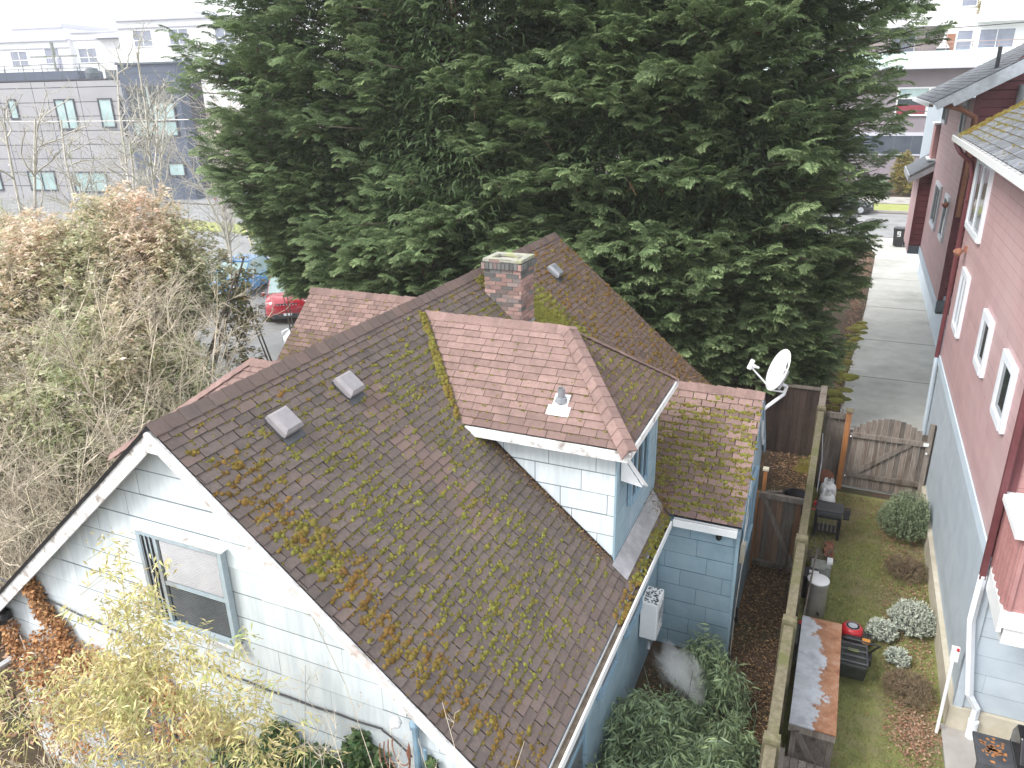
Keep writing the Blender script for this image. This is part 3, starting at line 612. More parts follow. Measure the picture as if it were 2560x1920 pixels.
def clumps(u, v, s=1.0, k=0): return .5+.5*math.sin(u*2.1*s+1.3*math.sin(v*1.7*s+k)+k)*math.sin(v*2.6*s+1.1*math.sin(u*1.9*s)+2*k)
def dE(u, v):
    c = clumps(u, v, 1.3, .7); d = .26+.40*c; sz = .0245; og = .12
    if v > 4.35: d = .10+.2*c; og = .4
    edge = u-.34-.08*math.sin(v*3)
    if u < .95 and v < 4.3: d *= .5; og = .45
    if v < 4.3 and abs(edge) < .22+.10*math.sin(v*5+1): d = .85+.35*math.sin(v*4.3)*.8; sz = .029; og = .70
    if abs(u-.42) < .24 and 2.75 < v < 3.35: d = 1.; og = .42; sz = .034
    if v < .5: d *= .25
    if u < .15: d = .03
    if 3.1 < u < 3.9 and .6 < v < 2.6: d *= .55; sz = .018
    if u > 6.6: d = .9*min(1, max(.3, (3.9-abs(v-2.0)-(u-7)*.8)/1.5)); sz = .036; og = .10
    if u > 8.2: d = .15; og = .8
    if 2.0 < u < 2.75 and 2.6 < v < 4.4: d *= .4
    return d, sz, og
moss_field('m', roof, eE, ru, rv, rn, [(0, 0), (LEN, 0), (LEN, RL), (0, RL)], dE)
moss_field('m', dr, (-5.6, 7.95, 4.46), X_, VN, NN, [(1.27, 0), (3.4, 0), (2.2, sl), (.0, sl)], lambda u, v: ((.16 if v < .9 else .03)+(.03 if v < 1.4 else 0), .013, .35))
moss_field('m', dr, (-2.08, 7.95, 4.46), Y_, VF, NF, [(0, 0), (2.64, 0), (1.32, sf)], lambda u, v: (.42, .021, .2))
moss_field('m', wr, (-3.9, 10.0, WZ), X_, WV, WN, [(1.95, 0), (3.02, 0), (3.02, wl), (.1, wl)], lambda u, v: (.3+.75*clumps(u, v, 2.2, 2) if v < 1.8 else .12, .028, .18))
moss_field('m', ww_, (-11.0, 11.25, 2.48), X_, nrm((0, 2.25, 1.92)), nrm((0, -1.92, 2.25)), [(0, 0), (2.6, 0), (4.6, l2), (0, l2)], lambda u, v: (.35 if v < 1.8 else .06, .02, .3))
moss_band(roof, [(-4.75, 11.9, 0), (-4.4, 12.0, 0), (-3.95, 12.35, 0), (-3.4, 12.5, 0), (-2.95, 12.8, 0)], .17, 1500, zmain)
# thick moss line in the dormer valley
mb = MB()
for i in range(330):
    t = rnd(0.02, .98); x = -5.55+t*1.2; y = 9.20-t*1.25+rnd(-.10, .035)*(1 if t < .8 else .6); z = zmain(x)+.012
    if math.sin(t*19) < -.55 and random.random() < .6: continue
    R, F, v_, w_ = dome(V3((x, y, z)), rn, rnd(.02, .05)*(1 if .15 < t < .75 else .7), rnd(.015, .035), min(1, max(0, random.gauss(.30 if t < .7 else .6, .15))), rnd(.3, 1)); mb.add(R, F, v_, w_)
for i in range(260):   # gutter line at the dormer foot
    x = rnd(-2.03, -1.90); y = rnd(7.3, 10.0); R, F, v_, w_ = dome(V3((x, y, 2.46 if x > -1.97 else zmain(x)+.01)), rn, rnd(.015, .04), rnd(.01, .03), max(0, random.gauss(.15 if y > 8.2 else .7, .2)), rnd(.2, 1)); mb.add(R, F, v_, w_)
obj('moss', mb, 'moss', roof, kind='stuff', smooth=True)
# conifer litter on the north end, in valleys and gutters
def litter(name, parent, pts, L=.035, W=.010, m='litter', lift=.0, kind='stuff', **k):
    P = np.array(pts, float); n = len(P); Vt, F = leaves(P, rng.uniform(0, 6.28, n), rng.uniform(-.1, .35, n), rng.uniform(.6, 1.4, n)*L, rng.uniform(.6, 1.4, n)*W)
    return npobj(name, Vt, F, m, parent, a=rng.random(n), w=rng.random(n), kind=kind, **k)
pts = []
while len(pts) < 9000:
    u, v = rnd(6.2, LEN), rnd(0, 4.6); d = .05+max(0, (u-7.2)/2.6)*.6+max(0, 1.6-v)*.45*(u > 6.9)
    if random.random() < d: pts.append(eE+ru*u+rv*v+rn*rnd(.012, .03+.05*max(0, 1.2-v)*(u > 8)))
for i in range(2200):
    x = rnd(-2.6, -1.95); y = rnd(9.9, 10.6)-abs(rnd(0, .3)); pts.append((x, y, max(zmain(x), WZ+(y-10)*1.054)+rnd(.012, .04)))
for i in range(1200):
    t = rnd(0, 1); x = -4.3+t*2.0; pts.append((x, DY0-.03-abs(random.gauss(0, .07)), zmain(x)+rnd(.012, .04)))
litter('leaf_litter', roof, pts)

# ================================================================== RED HOUSE (right)
R = thing('house', 'tall dusty pink lap sided house with pale blue lower band beside the concrete driveway', 'house', (6, 14, 0))
PS = ['pink', 'joint_shade_pink']
w = MB(); w.box(2.22, 12, 9.94, 18.3, 0, 7.45); w.box(3.2, 12, 18.3, 40, 0, 2.7); w.box(2.46, 12, 23.02, 40, 2.7, 8.0); w.box(3.3, 12, 18.3, 23.0, 2.7, 8.4); obj('core_wall', w, 'blue_grey_siding', R)
w = MB(); tiles(w, (2.2, 18.3, 2.86), -Y_, Z_, -X_, [(0, 0), (8.38, 0), (8.38, 4.6), (0, 4.6)], .165, 3.1, .003, .004, lap=.006); obj('pink_wall', w, PS, R)
w = MB(); tiles(w, (2.44, 31.3, 2.9), -Y_, Z_, -X_, [(0, 0), (8.3, 0), (8.3, 5.2), (0, 5.2)], .165, 3.1, .003, .004, lap=.006); obj('pink_wall', w, PS, R)
w = MB(); tiles(w, (2.2, 18.3, .42), -Y_, Z_, -X_, [(0, 0), (8.38, 0), (8.38, 2.24), (0, 2.24)], .20, 3.3, .003, .004, lap=.006)
tiles(w, (2.21, 9.92, .42), X_, Z_, -Y_, [(0, 0), (5, 0), (5, 2.5), (0, 2.5)], .30, 3.3, .003, .004, lap=.007); obj('lower_wall', w, ['blue_grey_siding', 'slate'], R)
w = MB(); tiles(w, (2.21, 9.92, 2.86), X_, Z_, -Y_, [(0, 0), (5, 0), (5, 4.4), (0, 4.4)], .165, 3.1, .003, .004, lap=.006); obj('pink_wall', w, ['red_paint', 'joint_shade_pink'], R)
w = MB(); w.box(2.165, 2.19, 9.9, 18.32, 2.66, 2.86); w.box(2.19, 7, 9.88, 9.905, 2.66, 2.86); w.box(2.405, 2.43, 23.0, 31.3, 2.62, 2.9); obj('blue_band', w, 'paleblue_band', R)
w = MB(); w.box(2.12, 8, 9.86, 18.32, -.2, .42); obj('foundation', w, 'cream_conc', R)
w = MB(); w.box(2.165, 2.27, 9.885, 9.905, .4, 2.66); w.box(2.165, 2.19, 9.905, 10.0, .4, 2.66); obj('corner_trim', w, 'blue_grey_siding', R)
w = MB(); w.box(2.165, 2.27, 9.885, 9.905, 2.86, 7.3); w.box(2.165, 2.19, 9.905, 10.02, 2.86, 7.3); obj('corner_trim', w, 'maroon_trim', R)
# maroon walls facing the camera
w = MB(); tiles(w, (2.46, 23.0, 2.95), X_, Z_, -Y_, [(.1, .12), (1.6, .12), (1.6, 6.9), (0.1, 5.4)], .20, 4, .003, .006, lap=.018); tiles(w, (2.06, 31.33, 2.9), X_, Z_, -Y_, [(.08, 0), (.42, 0), (.42, 2.8), (.08, 2.5)], .20, 4, .003, .006, lap=.018)
w.box(3.3, 9, 18.32, 18.36, 2.8, 8.2); tiles(w, (3.2, 18.34, 2.8), -X_, Z_, Y_, [(0, 0), (1, 0), (1, 4.6), (0, 4.6)], .2, 4, .003, .006, lap=.018)
obj('maroon_wall', w, ['maroon', 'joint_shade_maroon'], R)
w = MB(); w.box(2.43, 2.56, 22.975, 22.999, 2.95, 8.25); w.box(2.04, 2.14, 31.305, 31.329, 2.9, 5.4); obj('corner_trim', w, 'maroon_trim', R)
w = MB(); w.box(2.42, 3.25, 22.97, 23.0, 2.62, 2.94); w.box(2.44, 3.2, 22.99, 31.3, 2.56, 2.6); w.box(2.04, 2.5, 31.30, 31.33, 2.60, 2.88); obj('overhang_trim', w, 'slate', R)
w = MB(); w.box(2.04, 2.44, 31.35, 34.5, 2.6, 5.5); obj('bay_wall', w, 'pink', R)
w = MB(); w.prism([(1.72, 31.1, 5.30), (2.44, 31.1, 5.78), (2.44, 31.1, 5.90), (1.72, 31.1, 5.42)][::-1], (0, 3.6, 0)); obj('bay_roof', w, 'roof_grey', R)
w = MB(); w.prism([(1.70, 31.05, 5.14), (2.5, 31.05, 5.62), (2.5, 31.05, 5.80), (1.70, 31.05, 5.34)][::-1], (0, .04, 0)); w.box(1.66, 1.70, 31.05, 34.7, 5.2, 5.42); obj('bay_fascia', w, 'galv', R)
w = MB(); w.box(2.30, 2.44, 31.6, 32.6, 5.95, 7.1); obj('red_corner_board', w, 'red_paint', R); w = MB(); w.box(2.2, 2.46, 31.5, 32.7, 5.9, 5.95); w.box(2.24, 2.46, 31.5, 32.7, 7.1, 7.16); obj('board_cap', w, 'white', R)
# windows
for (y1, z0, ww, hh, nx, lb) in ((17.17, 3.87, 1.0, 1.2, 2, None), (13.85, 4.19, .88, .89, 1, None), (11.71, 4.17, .9, .9, 1, None), (18.05, 5.74, 2.1, 1.38, 2, None)):
    window(R, (2.196, y1, z0), -Y_, Z_, -X_, ww, hh, fw=.105, fm='white_paint', gm='glass', nx=nx, dep=.06)
for (y1, z0, ww, hh) in ((28.87, 4.15, 1.85, 1.35), (25.4, 4.27, 1.1, 1.25), (31.1, 7.2, 1.6, .75), (25.1, 7.1, .9, .9)): window(R, (2.436, y1, z0), -Y_, Z_, -X_, ww, hh, fw=.11, fm='white_paint', gm='glass', nx=2 if ww > 1.2 else 1, dep=.06)
# roofs: near roof (eave over the driveway), far rake at y 19.4
w = MB(); sl_ = .62; VR = nrm((1, 0, sl_)); NR = nrm((-sl_, 0, 1)); O = V3((1.86, 19.45, 7.43))
def rvg(u, v): return (rnd(0, .12), random.random())
tiles(w, O, -Y_, VR, NR, [(0, 0), (12, 0), (12, 5), (2.4, 5), (0, 1.4)], .15, .31, .012, .012, rvg, stag=[0, .5, .25], wj=.3)
nr = obj('lower_roof', w, ['roof_grey', 'roof_under'], R)
w = MB(); w.prism([O-NR*.003, O+VR*5-NR*.003, O+VR*5-NR*.10, O-NR*.10], (0, -12, 0)); obj('roof_deck', w, 'slate', nr)
moss_field('m', nr, O, -Y_, VR, NR, [(0.02, 0), (12, 0), (12, 5), (2.4, 5), (0, 1.4)], lambda u, v: ((.95, .045, .55) if u < .75+.1*math.sin(v*6)+max(0, v-1.4)*.7 else ((.28, .02, .35) if u < 3.6 else (.08, .015, .4))), expo=.15)
g1 = gutter((1.86, 7.6, 7.42), (1.86, 19.5, 7.42), -X_, R, m='white', brackets=0)
b = MB()
for i in range(26): y = 9+i*.4; b.obox((1.77, y, 7.435), nrm((1, .25, .25)), Y_, Z_, -.02, .28, -.006, .006, 0, .006)
obj('gutter_strap', b, 'galv', g1)
w = MB(); w.tube([(3.0, 16.3, 8.1), (3.0, 16.3, 8.55)], .04, 10); vp2 = obj('vent_pipe', w, 'dark_grey', nr); w = MB(); w.obox((3.0, 16.3, 8.12), -Y_, VR, NR, -.18, .18, -.22, .14, .015, .02); obj('vent_pipe_flashing', w, 'galv', vp2)
w = MB(); w.prism([(1.80, 19.5, 7.42), (2.35, 19.5, 7.42), (2.35, 19.5, 7.72)], (0, -.03, 0)); obj('eave_return', w, 'slate', R)
# upper / far roof, rake facing the camera
O2 = V3((1.50, 22.55, 8.02)); V2 = nrm((1, 0, .55)); N2 = nrm((-.55, 0, 1)); w = MB()
tiles(w, O2, Y_, V2, N2, [(0, 0), (8.6, 0), (8.6, 6), (0, 6)][::1], .16, .33, .008, .01, rvg, stag=[0, .5]); 
fr = obj('upper_roof', w, ['roof_grey', 'roof_under'], R)
w = MB(); w.prism([O2-N2*.003, O2+V2*6-N2*.003, O2+V2*6-N2*.06, O2-N2*.06], (0, 8.6, 0)); obj('roof_deck', w, 'slate', fr)
w = MB(); w.obox(O2+V3((0, -.05, 0)), V2, Y_, N2, .35, 6, 0, .045, -.30, -.01); w.obox(O2+V3((0, -.05, 0)), V2, Y_, N2, 0, .35, 0, .045, -.2, -.01); obj('rake_board', w, 'galv', R)
gutter(tuple(O2+V3((0, 8.6, -.01))), tuple(O2+V3((0, -.02, -.01))), -X_, R)
w = MB(); w.tube([(2.9, 24.2, 8.75), (2.9, 24.2, 9.3)], .05, 8); obj('vent_pipe', w, 'dark_grey', fr)
w = MB(); w.obox((4.1, 24.0, 9.45), Y_, V2, N2, -.5, .5, -.3, .9, .06, .14); obj('skylight', w, 'dark_grey', fr)
# drain pipes
w = MB(); w.tube([(1.80, 19.0, 7.3), (1.92, 18.9, 7.1), (2.1, 18.5, 6.95), (2.13, 18.27, 6.7), (2.13, 18.27, 2.8)], .05, 8); w.box(2.08, 2.14, 18.2, 18.34, 6.2, 6.23)
obj('drain_pipe', w, 'maroon_trim', R)
w = MB(); w.tube([(2.12, 18.25, 2.8), (2.12, 18.2, 2.6), (2.14, 18.1, .3), (2.05, 17.9, .05)], .045, 8); obj('drain_pipe', w, 'blue_grey_siding', R)
w = MB(); w.tube([(1.75, 22.8, 7.95), (2.15, 22.85, 7.85), (2.50, 22.9, 7.65), (2.53, 22.92, 7.4), (2.53, 22.92, 5.2)], .06, 8); obj('drain_pipe', w, 'terracotta', R)
w = MB(); w.box(2.09, 2.16, 9.80, 9.87, 2.55, 6.9); obj('drain_pipe', w, 'maroon_trim', R)
w = MB(); w.tube([(2.13, 9.83, 2.6), (2.12, 9.82, 1.9), (2.30, 9.82, .72), (2.42, 9.82, .52), (2.42, 9.82, .36)], .05, 4); obj('drain_pipe', w, 'white_paint', R)
w = MB(); w.tube([(2.42, 9.80, .30), (2.42, 9.78, .04)], .062, 14); w.lathe((2.42, 9.80, .28), [(.066, 0), (.066, .05)], 14); obj('drain_socket', w, 'white_paint', R)
w = MB(); w.lathe((2.10, 17.4, 5.35), [(.03, 0), (.05, .05), (.06, .14), (.04, .15)], 10, ax=(-.5, -.5, -.5)); w.lathe((2.10, 17.5, 5.35), [(.03, 0), (.05, .05), (.06, .14)], 10, ax=(-.5, .5, -.5)); w.box(2.14, 2.2, 17.4, 17.52, 5.3, 5.42); obj('wall_lamp', w, 'terracotta', R)
w = MB(); w.lathe((2.36, 24.0, 5.4), [(.03, 0), (.05, .05), (.06, .14)], 10, ax=(-.5, -.5, -.5)); w.lathe((2.36, 24.15, 5.4), [(.03, 0), (.05, .05), (.06, .14)], 10, ax=(-.5, .3, -.5)); obj('wall_lamp', w, 'terracotta', R)
# balcony with board and batten guard
w = MB(); w.box(2.22, 2.26, 8.95, 9.86, 2.72, 3.72); w.box(2.26, 7, 8.95, 8.99, 2.72, 3.72)
for i in range(6): y = 9.05+i*.16; w.box(2.19, 2.22, y, y+.045, 2.74, 3.72)
for i in range(14): x = 2.24+i*.19; w.box(x, x+.045, 8.92, 8.95, 2.74, 3.72)
bg_ = obj('balcony_guard', w, 'red_paint', R); w = MB(); w.box(2.13, 2.36, 8.86, 9.9, 3.72, 3.80); w.box(2.36, 7, 8.86, 9.08, 3.72, 3.80); obj('guard_cap', w, 'white', bg_)
w = MB(); w.box(2.19, 2.24, 8.93, 9.9, 2.42, 2.72); w.box(2.24, 7, 8.91, 8.95, 2.50, 2.72); w.box(2.27, 2.52, 8.96, 9.86, 2.25, 2.48); obj('balcony_beam', w, 'white', R)
w = MB(); w.box(2.24, 7, 8.96, 9.9, 2.60, 2.72); obj('balcony_floor', w, 'wood_grey', R)
# ================================================================== FAR BUILDINGS
fd = V3((-.9767, -.2144, 0)); fn = nrm((.2144, -.9767, 0))     # facade direction, outward normal
def facing(P0, s, z, n=0.): return V3(P0)+fd*s+V3((0, 0, z))+fn*n
P0 = V3((-53.54, 51.6, 0))
G = thing('apartment_block', 'flat roofed grey panel clad block with a navy blue stair bay and roof railing', 'building', tuple(P0+fd*15-fn*6))
w = MB(); w.obox(P0+fd*5.46, fd, Z_, fn, 0, 60, 0, 10.1, -12, -.02); w.obox(P0+fd*5.46, fd, Z_, fn, 0, 60, 10.1, 10.2, -12, .06, m=1)
obj('block_wall', w, ['panel_joint', 'panel_joint'], G)
w = MB(); rows = [-.1, 1.15, 2.37, 3.55, 4.75, 5.95, 7.15, 8.33, 9.53, 10.05]; cols = [5.5, 9.85, 13.1, 14.5, 18.1, 21.5, 24.9, 28.3, 31.7, 35, 38.4, 42, 46, 50, 54]
for i in range(len(rows)-1):
    for j in range(len(cols)-1): w.obox(P0, fd, Z_, fn, cols[j]+.03, cols[j+1]-.03, rows[i]+.03, rows[i+1]-.03, -.02, .03)
obj('cladding_panel', w, 'panel_grey', G)
for a, b, c, d, gm, nx in ((17.31, 16.38, 6.97, 8.69, 'glass_pale', 1), (12.5, 10.45, 6.04, 8.61, 'glass_pale', 2), (8.1, 6.7, 6.15, 8.6, 'glass_pale', 1), (17.0, 14.1, .7, 2.5, 'glass_pale', 2), (12.3, 8.75, .58, 2.43, 'glass_pale', 2), (24.5, 22.5, 6.9, 8.7, 'glass_pale', 1), (22.5, 20, .7, 2.5, 'glass_pale', 2)):
    window(G, facing(P0, a, c, .03), -fd, Z_, fn, a-b, d-c, fw=.12, fm='panel_joint', gm=gm, nx=nx, dep=.10, mull=.1)
w = MB(); w.obox(P0, fd, Z_, fn, 0, 5.46, 0, 11.2, -1.2, .15); obj('stair_bay', w, 'navy_siding', G); w = MB(); w.obox(P0, fd, Z_, fn, -.1, 5.56, 11.2, 11.35, -1.3, .3); w.obox(P0, fd, Z_, fn, 0, 5.46, 10.55, 10.62, .15, .18); obj('parapet_cap', w, 'slate', G)
window(G, facing(P0, 5.0, 5.35, .16), -fd, Z_, fn, 4.4, 4.2, fw=.14, fm='panel_joint', gm='glass_pale', nx=2, dep=.1, split=1.3, mull=.16); window(G, facing(P0, 2.3, 2.0, .16), -fd, Z_, fn, 1.7, 1.25, fw=.14, fm='panel_joint', gm='glass_pale', dep=.1)
w = MB(); w.obox(P0, fd, Z_, fn, .7, 2.8, 8.1, 9.4, .235, .24); w.obox(P0, fd, Z_, fn, 3.1, 4.9, 6.8, 9.4, .235, .24); obj('window_dark_part', w, 'glass', G)
w = MB(); w.tube([facing(P0, 5.9, 8.8, .12), facing(P0, 5.85, 5.4, .12), facing(P0, 5.2, 4.9, .3), facing(P0, 4.2, 4.75, .3)], .12, 6); obj('drain_pipe', w, 'panel_joint', G)
w = MB()
for i in range(24): s = 5.6+i*1.9; w.tube([facing(P0, s, 10.2, -.2), facing(P0, s, 11.4, -.2)], .035, 4)
for k in range(6): zz = 10.45+k*.19; w.tube([facing(P0, 5.6, zz, -.2), facing(P0, 49, zz, -.2)], .012 if k < 5 else .03, 4)
for i in range(12): s = 12+i*1.6; w.tube([facing(P0, s, 10.2, -5), facing(P0, s, 11.3, -5)], .035, 4)
w.tube([facing(P0, 12, 11.3, -5), facing(P0, 30, 11.3, -5)], .03, 4); obj('roof_railing', w, 'slate', G)
w = MB(); w.obox(P0, fd, Z_, fn, 12.4, 21, 10.2, 11.0, -6.8, -3.5); obj('roof_box', w, 'navy_siding', G)
w = MB(); w.obox(P0, fd, Z_, fn, 7.3, 8.4, 10.2, 10.9, -3, -2); w.lathe(facing(P0, 10.5, 10.2, -3), [(.6, 0), (.62, .5), (.5, .9), (.2, 1.0)], 12); obj('roof_vent', w, 'slate', G)
w = MB(); w.lathe(facing(P0, 18.6, 3.0, .03), [(.1, 0), (.12, .1), (.04, .3)], 8, ax=fn); obj('wall_lamp', w, 'white', G)

P1 = V3((-59.54, 78.95, 0))
A = thing('apartment_block', 'long white stepped apartment block far behind the grey panel block', 'building', tuple(P1+fd*28-fn*8))
w = MB(); w.obox(P1, fd, Z_, fn, 33, 70, 0, 15.4, -14, 0); w.obox(P1, fd, Z_, fn, 25.4, 33, 0, 16.2, -14, -.6); w.obox(P1, fd, Z_, fn, -12, 25.4, 7, 17.2, -14, .5); w.obox(P1, fd, Z_, fn, 34.6, 42.1, 15.4, 17.0, -10, -1.5)
w.obox(P1, fd, Z_, fn, 42.1, 60, 15.4, 16.4, -10, -1.5); w.obox(P1, fd, Z_, fn, 17.6, 21.2, 17.6, 18.3, -9, -4)
obj('block_wall', w, 'apt_white', A)
w = MB(); w.obox(P1, fd, Z_, fn, -12, 25.4, 0, 7, -14, 0); obj('base_wall', w, 'apt_tan', A)
w = MB()
for a, b, c, n in ((33, 70, 15.4, .25), (25.2, 33, 16.2, -.4), (-12, 25.6, 17.2, .8)): w.obox(P1, fd, Z_, fn, a, b, c, c+.18, -14, n); w.obox(P1, fd, Z_, fn, a, b, c-.8, c-.68, .0+n-.3, n-.1)
w.obox(P1, fd, Z_, fn, 34.4, 42.3, 17.0, 17.5, -10, -1.2); w.obox(P1, fd, Z_, fn, 17.4, 21.4, 18.3, 18.45, -9, -3.8); w.obox(P1, fd, Z_, fn, 25.2, 29.2, 15.5, 15.6, -.6, .3)
obj('parapet_cap', w, 'apt_trim', A)
for k, (a, b, c, d, n) in enumerate(((32.28, 29.64, 12.75, 14.53, -.6), (36.67, 34.5, 12.77, 14.65, 0), (41.74, 39.2, 12.65, 14.4, 0), (23.4, 20.8, 14.3, 16.2, .5), (18.6, 15.9, 14.4, 16.2, .5), (18.65, 15.75, 10.8, 13.0, .5), (23.2, 20.8, 10.8, 12.6, .5), (18.3, 15.5, 7.3, 9.4, .5), (47, 44.4, 12.7, 14.5, 0), (52, 49.4, 12.7, 14.5, 0), (12.5, 9.9, 14.3, 16.2, .5), (12.5, 9.9, 10.8, 12.8, .5), (7, 4.4, 14.3, 16.2, .5), (18, 15.6, 3.5, 5.8, .0))):
    window(A, facing(P1, a, c, n), -fd, Z_, fn, a-b, d-c, fw=.1, fm='apt_white', gm='glass_blue', nx=2, dep=.08, split=(d-c)*.38, mull=.1)
w = MB()
for a, b, c in ((18.7, 15.5, 14.3), (18.8, 15.5, 10.7), (18.5, 15.3, 7.2), (36.8, 34.2, 12.7)):
    w.obox(P1, fd, Z_, fn, b, a, c, c+.08, .5, 1.4); w.obox(P1, fd, Z_, fn, b, a, c+.9, c+.97, 1.3, 1.38)
    for i in range(9): s = b+(a-b)*i/8; w.obox(P1, fd, Z_, fn, s-.02, s+.02, c+.08, c+.9, 1.32, 1.36)
obj('balcony', w, 'apt_trim', A)

B = thing('apartment_block', 'white apartment block over a mauve podium with a mint green canopy across the street', 'building', (8, 85, 0))
YB = 80.
w = MB(); w.box(-30, 40, YB, YB+14, 0, 9.6); obj('podium_wall', w, 'mauve', B)
w = MB(); w.box(-30, 40, YB-1.5, YB-1.4, 9.72, 10.95); w.box(-30, 40, YB-1.4, YB+.0, 9.7, 9.8); w.box(-30, 40, YB-1.4, YB, 10.75, 10.85); obj('mint_canopy', w, 'mint', B)
w = MB(); w.box(-30, 40, YB-1.55, YB+.01, 9.56, 9.7); obj('canopy_edge', w, 'apt_trim', B)
w = MB(); w.box(5.5, 40, YB+.0, YB+14, 10.95, 20); w.box(-30, 5.5, YB, YB+14, 13.0, 20); w.box(-30, 5.5, YB+2.2, YB+14, 10.8, 13.0); w.box(7.5, 40, YB-1.3, YB+.0, 13.05, 20); obj('upper_wall', w, 'apt_white', B)
w = MB(); w.box(-30, 5.5, YB+2.1, YB+2.2, 10.85, 13.0); w.box(5.4, 5.5, YB, YB+2.1, 10.85, 13.0); obj('recess_wall', w, 'apt_tan', B)
w = MB(); w.box(5.5, 6.1, YB-.06, YB, 10.9, 12.3); obj('tan_panel', w, 'terracotta', B)
window(B, (1.2, YB+2.1, 10.9), X_, Z_, -Y_, 2.0, 1.75, fw=.1, fm='apt_white', gm='glass_blue', dep=.08)
window(B, (6.15, YB, 10.88), X_, Z_, -Y_, 1.3, 1.7, fw=.1, fm='apt_white', gm='glass_blue', dep=.08, split=.85, mull=.12); window(B, (7.8, YB, 11.0), X_, Z_, -Y_, 2.7, 1.6, fw=.1, fm='apt_white', gm='glass_blue', nx=2, dep=.08)
window(B, (6.1, YB, 14.3), X_, Z_, -Y_, 1.2, 1.5, fw=.08, fm='apt_white', gm='glass_blue', dep=.08); window(B, (11.5, YB, 11.0), X_, Z_, -Y_, 2.5, 1.6, fw=.1, fm='apt_white', gm='glass_blue', nx=2, dep=.08)
w = MB(); w.box(2.5, 6.2, YB-.04, YB-.0, 5.75, 6.9); obj('red_interior', w, 'interior_red', B)
f = window(B, (2.3, YB-.06, 5.7), X_, Z_, -Y_, 4.3, 2.4, fw=.13, fm='white', gm='glass_pale', dep=.12, split=1.5, mull=.16, sub='upper_pane'); w = MB(); w.box(4.75, 4.95, YB-.2, YB-.17, 5.8, 8.0); obj('mullion', w, 'white', f)
w = MB(); w.box(2.42, 4.7, YB-.15, YB-.14, 6.6, 7.1); w.box(5.0, 6.5, YB-.15, YB-.14, 6.6, 7.1); obj('dark_pane', w, 'glass', f); w = MB(); w.box(2.42, 4.7, YB-.15, YB-.14, 5.85, 6.6); w.box(5.0, 6.5, YB-.15, YB-.14, 5.85, 6.6); obj('red_curtain', w, 'interior_red', f)
w = MB(); w.box(-20, 9, YB-.05, YB, 2.45, 4.0); w2 = obj('garage_screen', w, 'dark_screen', B); w = MB(); w.box(-20, 9, YB-.1, YB-.0, 4.0, 4.3); w.box(-20, 9, YB-.12, YB, 2.3, 2.42); obj('screen_rail', w, 'apt_trim', w2)
w = MB()
for x in np.arange(-9, 9, 1.45): w.box(x, x+.06, YB-.07, YB-.05, 2.45, 4.0)
obj('screen_post', w, 'slate', w2)
w = MB()
for x in np.arange(-6, 20, 1.9): w.box(x, x+.07, YB-1.48, YB-1.42, 10.95, 11.6)
w.box(-20, 30, YB-1.5, YB-1.42, 11.55, 11.62); w.box(-20, 30, YB-1.48, YB-1.44, 11.25, 11.29); obj('balcony_rail', w, 'railing', B)
w = MB(); w.box(7.55, 8.4, YB-.6, YB-.1, 13.9, 14.2); fb = obj('flower_box', w, 'terracotta', B)
Pn = np.stack([rng.uniform(7.3, 8.5, 500), rng.uniform(YB-.9, YB-.1, 500), 14.2+rng.uniform(-.5, .5, 500)], 1); Vt, F = leaves(Pn, rng.uniform(0, 6.3, 500), rng.uniform(-.5, 1, 500), .2, .09); npobj('flowers', Vt, F, 'orange_shrub', fb, rng.random(500), rng.random(500))
w = MB(); w.prism([(4.75, YB-.9, 11.15), (5.75, YB-.9, 11.15), (5.35, YB-.9, 11.75), (5.15, YB-.9, 11.75)], (0, .05, 0)); w.prism([(4.75, YB-.2, 11.15), (5.75, YB-.2, 11.15), (5.35, YB-.5, 11.75), (5.15, YB-.5, 11.75)], (0, .05, 0)); w.tube([(5.25, YB-.6, 11.7), (5.25, YB-.6, 12.5)], .07, 8)
pf = obj('fire_hood', w, 'white', None, 'folded white parasol standing on the balcony with brown railing', 'parasol'); w = MB(); w.box(4.75, 5.75, YB-.95, YB-.1, 10.98, 11.15); obj('table', w, 'dark_grey', pf); pf.name = 'parasol'
w = MB(); w.lathe((4.5, YB+1.5, 12.0), [(.05, 0), (.13, .08), (.13, .35), (.05, .45)], 10); obj('wall_lamp', w, 'white', B)

